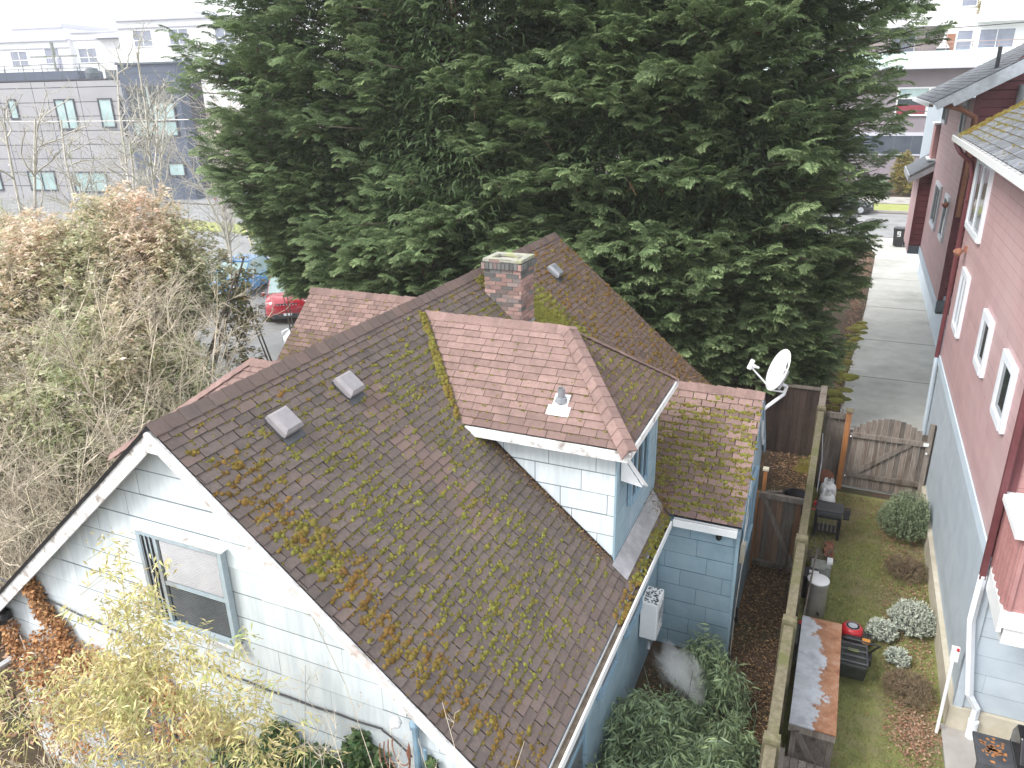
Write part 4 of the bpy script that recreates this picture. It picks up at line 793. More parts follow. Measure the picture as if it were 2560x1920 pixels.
# ================================================================== VEHICLES
def make_car(name, label, paint, x, y, rz, L=4.5, Wd=1.78, h=1.45, suv=False, group='cars parked in the street and the lot'):
    t = thing(name, label, 'car', (x, y, .01), rz, group)      # local +x = front
    gc = .2; hb = .68*h/1.45*1.05; mb = MB(); st = []
    prof = [(-.5, .62, .5), (-.485, .80, .72), (-.42, .94, .86), (-.30, 1.0, .93), (-.1, 1.0, .92), (.15, 1.0, .92), (.28, .99, .88), (.40, .95, .80), (.465, .86, .70), (.5, .66, .55)]
    if suv: prof = [(-.5, .7, .6), (-.485, .88, .9), (-.42, .96, 1.02), (-.30, 1.0, 1.05), (-.1, 1.0, 1.03), (.15, 1.0, 1.03), (.28, .99, 1.0), (.42, .96, .96), (.478, .88, .88), (.5, .72, .7)]
    k = 10
    for (a, wf, tf) in prof:
        X = a*L; W2 = Wd/2*wf; T = tf*.98*(h/1.45); lowz = gc+(.12 if abs(a) > .47 else 0)
        st += [(X, -W2*.90, lowz), (X, -W2, lowz+.10), (X, -W2, T*.72), (X, -W2*.94, T*.9), (X, -W2*.62, T), (X, W2*.62, T), (X, W2*.94, T*.9), (X, W2, T*.72), (X, W2, lowz+.10), (X, W2*.90, lowz)]
    F = [[i*k+j, (i+1)*k+j, (i+1)*k+(j+1) % k, i*k+(j+1) % k] for i in range(len(prof)-1) for j in range(k)]+[list(range(k)), [(len(prof)-1)*k+j for j in range(k)][::-1]]
    mb.add(st, F); bo = obj('body', mb, paint, t, local=True, smooth=True)
    cb = [(-.46 if suv else -.40, .80, .86), (-.36 if suv else -.22, .72, 1.42), (.02, .72, 1.45), (.12, .74, 1.40), (.27, .84, .87)]; mb = MB(); st = []; k = 6
    if suv: cb = [(a, b, c+.12) for a, b, c in cb]
    def cabin(m_, infl, z0):
        q = MB(); s_ = []
        for a, wf, T in cb:
            T = T*h/1.45; s_ += [(a*L, -Wd/2*.88, z0*h/1.45), (a*L, -Wd/2*(wf+.06)-infl, max(T-.25, z0*h/1.45)), (a*L, -Wd/2*wf, T), (a*L, Wd/2*wf, T), (a*L, Wd/2*(wf+.06)+infl, max(T-.25, z0*h/1.45)), (a*L, Wd/2*.88, z0*h/1.45)]
        F_ = [[i*6+j, (i+1)*6+j, (i+1)*6+(j+1) % 6, i*6+(j+1) % 6] for i in range(len(cb)-1) for j in range(6)]+[list(range(6)), [(len(cb)-1)*6+j for j in range(6)][::-1]]
        q.add(s_, F_); return q
    obj('windows', cabin('glass', 0, .84), 'glass_pale', t, local=True)
    q = MB(); T = (1.455+(.12 if suv else 0))*h/1.45; q.box((cb[1][0]-.0)*L, cb[3][0]*L, -Wd/2*.70, Wd/2*.70, T-.06, T+.012)
    for s in (-1, 1):
        for (a, b) in ((3, 4), (1, 0)):
            A_, B_ = cb[a], cb[b]; q.tube([(A_[0]*L, s*Wd/2*A_[1], A_[2]*h/1.45), (B_[0]*L, s*Wd/2*.86, .9*h/1.45)], .035, 4)
    obj('roof', q, paint, t, local=True, bevel=.02)
    for sx, nm in ((.315, 1), (-.31, 1)):
        for s in (-1, 1):
            q = MB(); q.lathe((sx*L, s*(Wd/2-.20), .33), [(.20, 0), (.31, .0), (.33, .03), (.33, .19), (.31, .215), (.2, .215)], 20, ax=(0, s, 0)); wo = obj('wheel', q, 'black', t, local=True)
            q = MB(); q.lathe((sx*L, s*(Wd/2-.0), .33), [(.20, 0), (.19, .022), (.06, .03)], 14, ax=(0, s, 0)); obj('rim', q, 'galv', wo, local=True)
    hz = .66 if not suv else .82
    for s in (-1, 1):
        q = MB(); q.obox((L*.462, s*Wd*.33, hz), (0, 1, 0), (0, 0, 1), nrm((1, s*.25, .25)), -.2, .2, -.06, .08, -.04, .05); obj('headlight', q, 'white', t, local=True, bevel=.02)
        q = MB(); q.obox((-L*.478, s*Wd*.36, hz+.05), (0, 1, 0), (0, 0, 1), (-1, 0, 0), -.14, .14, -.06, .1, -.02, .05); obj('tail_light', q, 'red_plastic', t, local=True, bevel=.02)
        q = MB(); q.box(L*.17, L*.21, s*(Wd/2+.02), s*(Wd/2+.16), .92, 1.05); obj('mirror', q, paint, t, local=True, bevel=.02)
    q = MB(); q.obox((L*.487, 0, hz-.05), (0, 1, 0), (0, 0, 1), (1, 0, 0), -.42, .42, -.09, .08, -.04, .03); gr = obj('grille', q, 'black', t, local=True)
    q = MB()
    for i in range(7): q.obox((L*.487, -.36+i*.12, hz-.05), (0, 1, 0), (0, 0, 1), (1, 0, 0), -.015, .015, -.08, .07, .03, .045)
    obj('grille_bars', q, 'galv', gr, local=True)
    q = MB(); q.obox((L*.49, 0, .40), (0, 1, 0), (0, 0, 1), (1, 0, 0), -.62, .62, -.14, .07, -.05, .045); bp = obj('bumper', q, 'dark_grey', t, local=True, bevel=.03); q = MB(); q.obox((L*.49, 0, .42), (0, 1, 0), (0, 0, 1), (1, 0, 0), -.16, .16, -.05, .05, .046, .056); obj('number_plate', q, 'white', bp, local=True)
    return t
hd = math.atan2(-22.4, 19.9)
make_car('parked_car', 'red off-roader facing the mossy roof with grille and plate showing', 'car_red', -21.1, 24.5, math.atan2(-.82, .57), 4.2, 1.82, 1.6, True)
make_car('parked_car', 'bright blue car half hidden behind the leafy shrub', 'car_blue', -25.6, 26.6, math.atan2(-.95, .25), 4.4, 1.8, 1.5)
make_car('parked_car', 'dark grey car parked side on at the far side of the lot', 'car_grey', -45.5, 48.6, .12, 4.6)
make_car('parked_car', 'white car beyond the dark grey one behind the conifers', 'car_white', -39.0, 50.5, .12, 4.6)
make_car('parked_car', 'black car at the far kerb right of the conifers', 'car_black', -.9, 60.2-1.2, 0.02, 4.4)
make_car('parked_car', 'white car under the corner of the leafy shrub beside the left wing roof', 'car_white', -15.9, 21.0, math.atan2(-.1, -1), 4.4)

# ================================================================== FENCES AND GATES
def boards(mb, A, Bp, z0, z1, bw=.14, th=.02, top=None, jit=.0, tint=0.):
    A, Bp = V3(A), V3(Bp); d = nrm(Bp-A); L = np.linalg.norm(Bp-A); n = np.cross(Z_, d); u = 0
    while u < L-.01:
        b = min(bw, L-u); zt_ = (top(u+b/2) if top else z1)+rnd(-jit, jit); mb.obox(A, d, Z_, n, u+.003, u+b-.003, z0, zt_, 0, th*rnd(.8, 1.2), rnd(.3, 1)*tint if random.random() < .45 else 0.); u += bw
F1 = thing('wooden_fence', 'long weathered board fence with mossy top rail between the two houses', 'fence', (-.08, 11, 0))
w = MB(); boards(w, (-.09, 4.5, 0), (-.09, 18.1, 0), .03, 1.72); obj('fence_boards', w, 'wood_dark', F1)
w = MB(); w.box(-.125, .0, 4.5, 16.55, 1.80, 1.85); o = obj('top_rail', w, 'wood_moss', F1, bevel=.006)
w = MB(); w.box(-.14, .0, 16.62, 18.2, 1.80, 1.84); w.box(-.11, -.02, 4.5, 18.2, 1.70, 1.80); obj('side_rail', w, 'wood_grey', F1)
for y in (4.72, 6.8, 8.93, 11.05, 16.6):
    w = MB(); w.box(-.155, -.045+.08, y-.045, y+.045, 0, 1.88); po = obj('fence_post', w, 'wood_moss', F1); w = MB(); w.box(-.15, .025, y-.065, y+.065, 1.88, 1.93); w.add([(-.14, y-.04, 1.93), (.02, y-.04, 1.93), (.02, y+.04, 1.93), (-.14, y+.04, 1.93), (-.06, y, 1.965)], [[0, 1, 4], [1, 2, 4], [2, 3, 4], [3, 0, 4]]); obj('post_cap', w, 'wood_moss', po)
F2 = thing('wooden_fence', 'dark brown board fence closing the side yard behind the satellite dish', 'fence', (-1.2, 18.1, 0))
w = MB(); boards(w, (-.15, 18.08, 0), (-2.6, 18.08, 0), .03, 1.75); obj('fence_boards', w, 'wood_dark', F2); w = MB(); w.box(-2.6, -.15, 18.02, 18.16, 1.76, 1.80); obj('top_rail', w, 'wood_grey', F2)
D1 = thing('yard_door', 'low weathered board door with a diagonal brace beside the blue wing wall', 'gate', (-.5, 12.85, 0))
w = MB(); boards(w, (-.15, 12.9, 0), (-.88, 12.9, 0), .06, 1.58, bw=.105, jit=.004, tint=.75); obj('boards', w, 'wood_grey', D1)
w = MB(); w.box(-.9, -.13, 12.80, 12.875, 1.52, 1.62); w.box(-.88, -.15, 12.80, 12.875, .10, .19); obj('rail', w, 'wood_grey', D1); w = MB(); d = nrm((.62, 0, -1.3)); w.obox((-.80, 12.82, 1.52), d, nrm((1.3, 0, .62)), Y_, 0, 1.45, -.04, .04, 0, .04); obj('brace', w, 'wood_grey', D1)
w = MB(); w.box(-.97, -.895, 12.80, 12.89, 0, 1.62); obj('hinge_post', w, 'wood_orange', D1)
w = MB(); w.box(-.93, -.86, 13.95, 14.03, 0, 1.5); w.box(-.95, -.84, 13.93, 14.05, 1.5, 1.54, m=1); tag(obj('wooden_post', w, ['wood_orange', 'cream_conc']), 'reddish brown post with a pale cap behind the low yard door', 'post')
GT = thing('driveway_gate', 'grey board gate with arched top and diagonal brace across the driveway', 'gate', (1.5, 16.7, 0))
w = MB(); top = lambda u: 1.38+.42*math.sin(max(0, min(1, u/1.62))*math.pi)**.8; boards(w, (2.18, 16.74, 0), (.56, 16.74, 0), .08, 1.5, bw=.11, top=top, tint=.1); obj('gate_boards', w, 'wood_grey', GT)
w = MB(); w.box(.56, 2.18, 16.66, 16.735, 1.30, 1.40); w.box(.56, 2.18, 16.66, 16.735, .34, .44); obj('gate_rail', w, 'wood_grey', GT)
w = MB(); d = V3((1.72-.75, 0, 1.30-.44)); L = np.linalg.norm(d); d = d/L; w.obox((.78, 16.67, .44), d, nrm((-d[2], 0, d[0])), Y_, 0, L, -.05, .05, 0, .06); obj('gate_brace', w, 'wood_grey', GT)
w = MB(); w.box(.45, .56, 16.62, 16.74, 0, 1.88); obj('gate_post', w, 'wood_orange', GT); w = MB(); w.box(.43, .59, 16.59, 16.77, 1.88, 1.92); obj('post_cap', w, 'wood_moss', GT)
w = MB(); w.box(2.06, 2.15, 16.60, 16.66, 0, 1.85); w.box(2.10, 2.19, 16.665, 16.75, 0, 1.80); obj('gate_post', w, 'wood_grey', GT); w = MB(); w.box(2.0, 2.10, 16.58, 16.6, 1.35, 1.42); w.lathe((2.08, 16.57, 1.2), [(.02, 0), (.02, .03)], 8, ax=(0, -1, 0)); obj('latch', w, 'white', GT)
w = MB()
for z in (1.33, .37): w.lathe((.6, 16.64, z), [(.015, 0), (.015, .04)], 8, ax=(0, -1, 0))
obj('bolts', w, 'white', GT)
F3 = thing('fence_panel', 'short grey board panel between the long fence and the orange gate post', 'fence', (.2, 16.75, 0))
w = MB(); boards(w, (.45, 16.76, 0), (-.03, 16.76, 0), .04, 1.68, bw=.12); obj('fence_boards', w, 'wood_grey', F3); w = MB(); w.box(-.02, .45, 16.66, 16.74, 1.68, 1.80); obj('top_rail', w, 'wood_grey', F3)
w = MB(); w.tube([(.18, 17.2, 0), (.18, 17.2, 1.45)], .03, 8); tag(obj('metal_stake', w, 'slate'), 'dark green metal stake behind the short fence panel', 'stake')
F4 = thing('wooden_fence', 'weathered fence half buried in bare shrubs left of the pale gable', 'fence', (-14.5, 8, 0))
w = MB(); boards(w, (-13.0, 5.0, 0), (-15.6, 9.4, 0), .03, 1.6); boards(w, (-15.6, 9.4, 0), (-17.3, 12.5, 0), .03, 1.6); obj('fence_boards', w, 'wood_grey', F4)
for (x, y) in ((-14.0, 6.6), (-15.2, 8.7)): w = MB(); w.box(x-.05, x+.05, y-.05, y+.05, 0, 1.75); obj('fence_post', w, 'wood_orange', F4)

# ================================================================== THINGS IN THE YARD
# satellite dish
SD = thing('satellite_dish', 'white oval satellite dish on a bent mast at the gable of the side wing', 'satellite dish', (-.9, 11.9, 2.6))
P_m = V3((-.90, 11.78, 3.66)); P_f = V3((-.90, 12.55, 2.85)); Pk = V3((-.63, 12.0, 3.88)); Pt = V3((-.60, 12.0, 4.02))
w = MB(); w.tube([P_m, Pk, Pt], .028, 10); obj('mast', w, 'white', SD)
w = MB(); w.tube([P_m+V3((0, .02, .12)), P_m, (-.89, 12.02, 3.1), (-.89, 12.38, 2.78)], .022, 6); w.tube([P_m, (-.89, 12.20, 3.16), (-.89, 12.45, 2.82), (-.89, 12.38, 2.78)], .018, 6); w.box(-.925, -.90, 11.65, 11.9, 3.5, 3.8); obj('mount_bracket', w, 'white', SD)
ax = nrm((-.80, -.42, .36)); dc = V3((-.70, 11.98, 4.27)); ua = nrm(np.cross(Z_, ax)); va = nrm(np.cross(ax, ua)); w = MB(); n = 36; rings = []
for k in range(8):
    r = k/7.; rings += [dc+ua*(math.cos(6.2832*j/n)*.28*r)+va*(math.sin(6.2832*j/n)*.355*r)+ax*(.075*r*r) for j in range(n)]
back = [p-ax*.012 for p in rings[-n:]]+[dc-ax*.02+(p-dc)*.5 for p in rings[-n:]]
F = [[k*n+j, k*n+(j+1) % n, (k+1)*n+(j+1) % n, (k+1)*n+j] for k in range(9) for j in range(n)]
w.add(rings+back, F); refl = obj('reflector', w, 'white', SD, smooth=True)
w = MB(); lp = lambda a, b: dc+ua*a+va*b+ax*(.075*((a/.28)**2+(b/.355)**2)+.004)
for tri in (((.10, .22), (.19, .10), (.13, .08)), ((.10, .22), (.10, .08), (.07, .10)), ((.09, .05), (.15, .06), (.12, -.03)), ((.12, -.03), (.10, .0), (.07, .02))):
    w.poly([lp(*p) for p in tri]); w.poly([lp(*p) for p in tri][::-1])
obj('logo', w, 'dark_grey', refl)
w = MB()
for i in range(7): b0 = -.02-i*.024; w.poly([lp(-.03, b0), lp(-.018+(.008 if i % 2 else 0), b0), lp(-.016, b0-.016), lp(-.03, b0-.016)]); w.poly([lp(-.03, b0), lp(-.018, b0), lp(-.016, b0-.016), lp(-.03, b0-.016)][::-1])
obj('lettering', w, 'galv', refl)
w = MB(); Pa = dc-va*.34+ax*.05; Pe = dc+ax*.50-va*.10; w.tube([Pt-V3((0, 0, .1)), Pa-ax*.05, Pe], .016, 6); obj('feed_arm', w, 'white', SD)
w = MB(); w.lathe(Pe-ax*.01+va*.03, [(.03, 0), (.035, .03), (.02, .06), (.02, .11)], 12, ax=-ax); w.obox(Pe, ua, va, ax, -.03, .03, -.04, .12, -.0, .05); obj('feed_horn', w, 'white', SD)
w = MB(); w.obox(dc-ax*.06, ua, va, ax, -.06, .06, -.28, .05, -.03, .02); w.tube([Pt, dc-ax*.05-va*.2], .03, 8); obj('back_bracket', w, 'galv', SD)
# water heater + steam
WH = thing('water_heater', 'white wall mounted box heater with speckled top on the blue wall, venting steam', 'heater', (-1.95, 9.2, .9))
w = MB(); w.box(-2.08, -1.83, 9.0, 9.42, .93, 1.55); obj('casing', w, 'white', WH, bevel=.012)
w = MB(); w.box(-2.075, -1.835, 9.005, 9.415, 1.551, 1.557); obj('casing_top', w, mat('speckle', (.75, .75, .74), (.08, .08, .07), scale=26, lo=.52, hi=.6, rough=.8).name if False else 'white', WH)
w = MB()
for i in range(70): a, b = rnd(-2.07, -1.85), rnd(9.01, 9.40); w.poly([(a, b, 1.559), (a+rnd(.01, .04), b+rnd(-.01, .01), 1.559), (a+rnd(.01, .03), b+rnd(.01, .04), 1.559), (a-rnd(0, .01), b+rnd(.01, .03), 1.559)])
obj('top_dirt', w, 'dark_grey', WH)
w = MB(); w.box(-1.829, -1.822, 9.08, 9.34, 1.2, 1.40); w.box(-1.829, -1.81, 9.28, 9.31, 1.05, 1.45); w.tube([(-1.95, 9.1, .93), (-1.95, 9.1, .8), (-1.93, 9.0, .74)], .03, 8); obj('vent_outlet', w, 'galv', WH)
sm = bpy.data.materials.new('steam'); sm.use_nodes = True; n_ = sm.node_tree.nodes; l_ = sm.node_tree.links; n_.remove(n_['Principled BSDF'])
pv = n_.new('ShaderNodeVolumePrincipled'); tcn = n_.new('ShaderNodeTexCoord'); nz = n_.new('ShaderNodeTexNoise'); nz.inputs['Scale'].default_value = 1.7; nz.inputs['Detail'].default_value = 5; nz.inputs['Distortion'].default_value = .6
l_.new(tcn.outputs['Object'], nz.inputs['Vector']); ln = n_.new('ShaderNodeVectorMath'); ln.operation = 'LENGTH'; l_.new(tcn.outputs['Object'], ln.inputs[0])
ma = n_.new('ShaderNodeMath'); ma.operation = 'MULTIPLY_ADD'; l_.new(ln.outputs['Value'], ma.inputs[0]); ma.inputs[1].default_value = -.55; ma.inputs[2].default_value = .02
mb_ = n_.new('ShaderNodeMath'); mb_.operation = 'ADD'; l_.new(ma.outputs[0], mb_.inputs[0]); l_.new(nz.outputs['Fac'], mb_.inputs[1])
mc = n_.new('ShaderNodeMath'); mc.operation = 'MULTIPLY'; mc.use_clamp = False; mc.inputs[1].default_value = 9.0
mm = n_.new('ShaderNodeMath'); mm.operation = 'MAXIMUM'; mm.inputs[1].default_value = 0; l_.new(mb_.outputs[0], mm.inputs[0]); l_.new(mm.outputs[0], mc.inputs[0]); l_.new(mc.outputs[0], pv.inputs['Density']); pv.inputs['Color'].default_value = (1, 1, 1, 1)
l_.new(pv.outputs[0], n_['Material Output'].inputs['Volume']); M['steam'] = sm
import bmesh
bm = bmesh.new(); bmesh.ops.create_icosphere(bm, subdivisions=3, radius=1); me = bpy.data.meshes.new('steam'); bm.to_mesh(me); bm.free(); me.materials.append(sm)
st_ = bpy.data.objects.new('steam', me); st_.location = (-1.40, 8.62, .86); d = Vector((.52, -.62, .02)).normalized(); st_.rotation_euler = d.to_track_quat('X', 'Z').to_euler(); st_.scale = (.64, .31, .30)
finish(st_, None, 'puff of white steam drifting from the wall heater over the bamboo', 'steam', None, 'stuff')
# work table with rusty metal top
WT = thing('work_table', 'long narrow wooden work table with a half rusted sheet metal top', 'table', (.38, 9.3, 0))
rm = mat('zinc_top', (.42, .44, .47), (.52, .55, .59), (.34, .35, .38), scale=5, rough=.45, metal=.25, stain=4); q = rm.node_tree; bq = q.nodes['Principled BSDF']; zc = bq.inputs['Base Color'].links[0].from_socket
tq = q.nodes.new('ShaderNodeTexCoord'); sx_ = q.nodes.new('ShaderNodeSeparateXYZ'); q.links.new(tq.outputs['Object'], sx_.inputs[0])
def mth(op, a, b):
    m_ = q.nodes.new('ShaderNodeMath'); m_.operation = op
    for i, v in enumerate((a, b)):
        if isinstance(v, (int, float)): m_.inputs[i].default_value = v
        else: q.links.new(v, m_.inputs[i])
    return m_.outputs[0]
def nzq(sc, det=8, ro=.65): n0 = q.nodes.new('ShaderNodeTexNoise'); n0.inputs['Scale'].default_value = sc; n0.inputs['Detail'].default_value = det; n0.inputs['Roughness'].default_value = ro; q.links.new(tq.outputs['Object'], n0.inputs['Vector']); return n0.outputs['Fac']
edge = mth('ADD', mth('MULTIPLY', sx_.outputs['X'], 2.3), mth('MULTIPLY', sx_.outputs['Y'], .21)); edge = mth('ADD', edge, mth('MULTIPLY', mth('SUBTRACT', nzq(1.9), .5), 2.4)); edge = mth('MULTIPLY', mth('SUBTRACT', edge, .02), 14)
rr_ = q.nodes.new('ShaderNodeClamp'); q.links.new(edge, rr_.inputs[0]); rc = q.nodes.new('ShaderNodeValToRGB'); rc.color_ramp.elements[0].position = .3; rc.color_ramp.elements[0].color = (.20, .085, .05, 1); rc.color_ramp.elements[1].position = .68; rc.color_ramp.elements[1].color = (.42, .26, .18, 1); e_ = rc.color_ramp.elements.new(.5); e_.color = (.34, .165, .09, 1)
q.links.new(nzq(7), rc.inputs[0]); mq = q.nodes.new('ShaderNodeMix'); mq.data_type = 'RGBA'; q.links.new(rr_.outputs[0], mq.inputs['Factor']); q.links.new(zc, mq.inputs['A']); q.links.new(rc.outputs[0], mq.inputs['B']); q.links.new(mq.outputs['Result'], bq.inputs['Base Color']); M['zinc_top'] = rm
w = MB(); w.box(.10, .66, 8.19, 10.48, .872, .90); obj('table_top', w, 'zinc_top', WT, bevel=.004)
w = MB()
for x in (.14, .58):
    for y in (8.24, 10.36): w.box(x, x+.07, y, y+.07, 0, .86)
obj('table_legs', w, 'wood_grey', WT)
w = MB(); w.box(.10, .66, 8.20, 8.235, .76, .86); w.box(.10, .66, 10.44, 10.47, .76, .86); w.box(.10, .13, 8.24, 10.43, .78, .86); w.box(.62, .65, 8.24, 10.43, .78, .86); w.box(.16, .60, 8.3, 10.4, .16, .19); obj('table_apron', w, 'wood_grey', WT)
w = MB(); d = nrm((.38, 0, -.72)); w.obox((.20, 8.16, .80), d, nrm((.72, 0, .38)), Y_, 0, .9, -.035, .035, 0, .03); obj('brace', w, 'wood_grey', WT)
w = MB(); w.box(0.04, .66, 7.1, 7.2, .44, .53); w.box(.04, .1, 7.2, 8.15, .44, .5)
for i in range(6): w.box(.08+i*.1, .17+i*.1, 7.2, 8.1, .40, .425)
for x in (.06, .6): w.box(x, x+.05, 7.12, 7.17, 0, .44); w.box(x, x+.05, 8.0, 8.05, 0, .40)
tag(obj('wooden_pallet', w, 'wood_grey'), 'grey slatted wooden stand at the near end of the work table', 'pallet')
# lawn mower
LM = thing('lawn_mower', 'red and black push mower with grass catcher beside the work table', 'lawn mower', (.88, 10.8, 0))
w = MB(); w.prism([(.66, 10.75, .12), (1.10, 10.75, .12), (1.12, 11.2, .12), (1.02, 11.42, .12), (.76, 11.42, .12), (.64, 11.2, .12)], (0, 0, .14)); obj('deck', w, 'plastic_black', LM, bevel=.03)
w = MB(); w.lathe((.86, 11.15, .26), [(.16, 0), (.165, .09), (.15, .15), (.10, .175)], 24); eng = obj('engine_cover', w, 'red_plastic', LM, smooth=True); w = MB(); w.lathe((.86, 11.15, .436), [(.07, 0), (.07, .006), (.04, .008), (.04, .016)], 20); w.lathe((.86, 11.15, .43), [(.105, 0), (.105, .005)], 24); obj('starter_disc', w, 'galv', eng)
w = MB(); w.box(.76, 1.0, 10.86, 10.99, .26, .38); obj('engine_block', w, 'black', LM, bevel=.02)
for x in (.60, 1.12):
    for y, r in ((11.32, .09), (10.84, .11)): w = MB(); w.lathe((x, y, r), [(r, 0), (r, .045)], 16, ax=(1, 0, 0)); wo = obj('wheel', w, 'black', LM); w = MB(); w.lathe((x-.002, y, r), [(r*.5, 0), (r*.5, .05)], 12, ax=(1, 0, 0)); obj('hub', w, 'galv', wo)
w = MB(); q = [(.68, 10.20, .16), (1.06, 10.20, .16), (1.06, 10.72, .16), (.68, 10.72, .16)]; tp = [(.66, 10.14, .46), (1.08, 10.14, .46), (1.06, 10.74, .44), (.68, 10.74, .44)]; w.add(q+tp, [[3, 2, 1, 0], [4, 5, 6, 7], [0, 1, 5, 4], [1, 2, 6, 5], [2, 3, 7, 6], [3, 0, 4, 7]]); gb = obj('grass_catcher', w, 'plastic_black', LM, bevel=.03)
w = MB()
for y in (10.22, 10.36, 10.50, 10.64): w.tube([(.68, y, .475), (1.06, y, .475)], .012, 5)
w.tube([(.67, 10.2, .475), (.68, 10.72, .465)], .014, 5); w.tube([(1.07, 10.2, .475), (1.06, 10.72, .465)], .014, 5); obj('catcher_frame', w, 'dark_grey', gb); w = MB(); w.box(.80, .95, 10.48, 10.53, .465, .475); obj('label_plate', w, 'verge', gb)
w = MB(); w.tube([(1.12, 10.85, .2), (1.17, 10.6, .50), (1.20, 10.32, .78), (1.0, 10.28, .82), (.76, 10.30, .82), (.60, 10.34, .78), (.62, 10.6, .50), (.64, 10.85, .2)], .013, 6); obj('handle', w, 'black', LM); w = MB(); w.box(.99, 1.1, 10.70, 10.78, .48, .52); obj('lever', w, 'rope_orange', LM)
# steel keg and pole
KG = thing('steel_drum', 'tall stainless steel drum with a bright white lid beside the fence', 'drum', (.28, 11.85, 0))
w = MB(); w.lathe((.28, 11.85, .01), [(.165, 0), (.17, .02), (.17, .63), (.175, .65), (.17, .67)], 28); obj('drum_body', w, 'steel', KG, smooth=True); w = MB(); w.lathe((.28, 11.85, .675), [(.175, 0), (.18, .012), (.17, .022), (.05, .018)], 28); obj('lid', w, 'white', KG, smooth=True); w = MB(); w.lathe((.33, 11.68, .14), [(.02, 0), (.02, .05)], 10, ax=(.3, -1, 0)); obj('drum_tap', w, 'black', KG)
w = MB(); w.tube([(.10, 10.62, .5), (.20, 12.35, .98)], .014, 6); rk = obj('pole', w, 'wood_grey'); tag(rk, 'thin wooden pole lying slanted over the steel drum', 'pole'); w = MB(); w.lathe((.14, 12.32, .02), [(.14, 0), (.16, .45), (.17, .47)], 20); bk = obj('bucket', w, 'black'); tag(bk, 'black bucket between the steel drum and the concrete block', 'bucket'); w = MB(); w.box(.12, .28, 12.28, 12.36, .49, .52); tag(obj('white_tray', w, 'white', bevel=.01), 'small white tray on the black bucket rim', 'tray')
w = MB(); w.box(.05, .30, 10.50, 10.80, .28, .58); tag(obj('red_can', w, 'red_plastic', bevel=.03), 'red plastic fuel can at the far end of the work table', 'can'); w = MB(); w.box(.02, .10, 9.9, 10.4, .45, .8); tag(obj('green_crate', w, 'plastic_black', bevel=.02), 'dark crate squeezed between fence and work table', 'crate')
# gas cylinders
def cylinder(y, lb):
    t = thing('gas_cylinder', lb, 'gas cylinder', (.29, y, 0), 0, 'gas cylinders by the fence'); w = MB(); w.lathe((.29, y, .02), [(.10, 0), (.145, .05), (.152, .1), (.152, .27), (.14, .33), (.09, .38), (.03, .395)], 24); obj('tank', w, 'white', t, smooth=True)
    w = MB(); w.lathe((.29, y, .40), [(.02, -.02), (.02, .05), (.03, .05), (.03, .07)], 10); obj('valve', w, 'galv', t); w = MB()
    for a in range(3):
        for k in range(6): b = a*2.094+k*.22; w.obox((.29+.085*math.cos(b), y+.085*math.sin(b), .36), (-math.sin(b), math.cos(b), 0), Z_, (math.cos(b), math.sin(b), 0), -.011, .011, 0, .11, 0, .006)
    obj('collar', w, 'white', t); w = MB(); w.lathe((.29, y, .12), [(.1535, 0), (.1535, .07)], 24, cap=False); obj('blue_band', w, 'navy_siding', t); t.scale = (1.1, 1.1, 1.25)
cylinder(15.35, 'white gas cylinder standing directly behind the black barrel smoker'); cylinder(15.85, 'white gas cylinder farther back next to the orange hose reel')
HR = thing('hose_reel', 'orange cord wound on a reel behind the gas cylinders', 'reel', (.18, 16.4, 0)); w = MB()
for k in range(9): w.tube([(.22+.0*k+(.13-.004*k)*math.cos(a*.5236), 16.36+(-.05+.012*k), .42+(.15-.004*k)*math.sin(a*.5236)) for a in range(13)], .010, 5)
obj('cord', w, 'rope_orange', HR); w = MB(); w.lathe((.22, 16.29, .42), [(.05, 0), (.17, .005), (.17, .012), (.05, .015)], 20, ax=(0, 1, 0)); w.tube([(.15, 16.35, 0), (.15, 16.35, .5)], .015, 5); w.tube([(.3, 16.35, 0), (.3, 16.35, .5)], .015, 5); obj('reel_frame', w, 'terracotta', HR)
w = MB(); w.tube([(.08, 15.75, .3), (.09, 16.2, .85), (.03, 16.5, 1.35)], .012, 6); tag(obj('long_handle', w, 'galv'), 'thin metal tool handle leaning on the short fence panel', 'tool handle')
# barrel smoker
BS = thing('smoker', 'black cart smoker with closed dark lid in front of the gas cylinders', 'smoker', (.38, 14.5, 0))
w = MB(); w.lathe((.12, 14.5, .72), [(.05, 0), (.17, .005), (.18, .03), (.18, .47), (.17, .495), (.05, .5)], 20, ax=(1, 0, 0)); obj('barrel', w, 'dark_grey', BS); w = MB(); w.box(.10, .64, 14.28, 14.72, .86, .905); obj('lid', w, 'dark_grey', BS, bevel=.02)
w = MB(); w.box(.10, .16, 14.30, 14.36, 0, .7); w.box(.56, .62, 14.30, 14.36, 0, .7); w.box(.10, .16, 14.64, 14.7, 0, .7); w.box(.56, .62, 14.64, 14.7, 0, .7); w.box(.16, .56, 14.32, 14.68, .18, .2); obj('cart_legs', w, 'black', BS)
w = MB(); w.box(.64, .76, 14.30, 14.7, .70, .74); w.tube([(.66, 14.3, .78), (.76, 14.35, .86), (.76, 14.6, .86), (.66, 14.7, .78)], .015, 6); obj('side_shelf', w, 'black', BS); w = MB(); w.lathe((.09, 14.4, .80), [(.03, 0), (.03, .05)], 10, ax=(-1, 0, 0)); w.box(.05, .10, 14.55, 14.66, .80, .9); obj('red_knob', w, 'red_plastic', BS)
w = MB()
for i in range(5): x = .20+i*.08; w.box(x, x+.025, 14.29, 14.30, .25, .6)
obj('front_bars', w, 'wood_grey', BS)
BS.scale = (.95, .9, .72); BS.location = (.36, 14.55, 0)
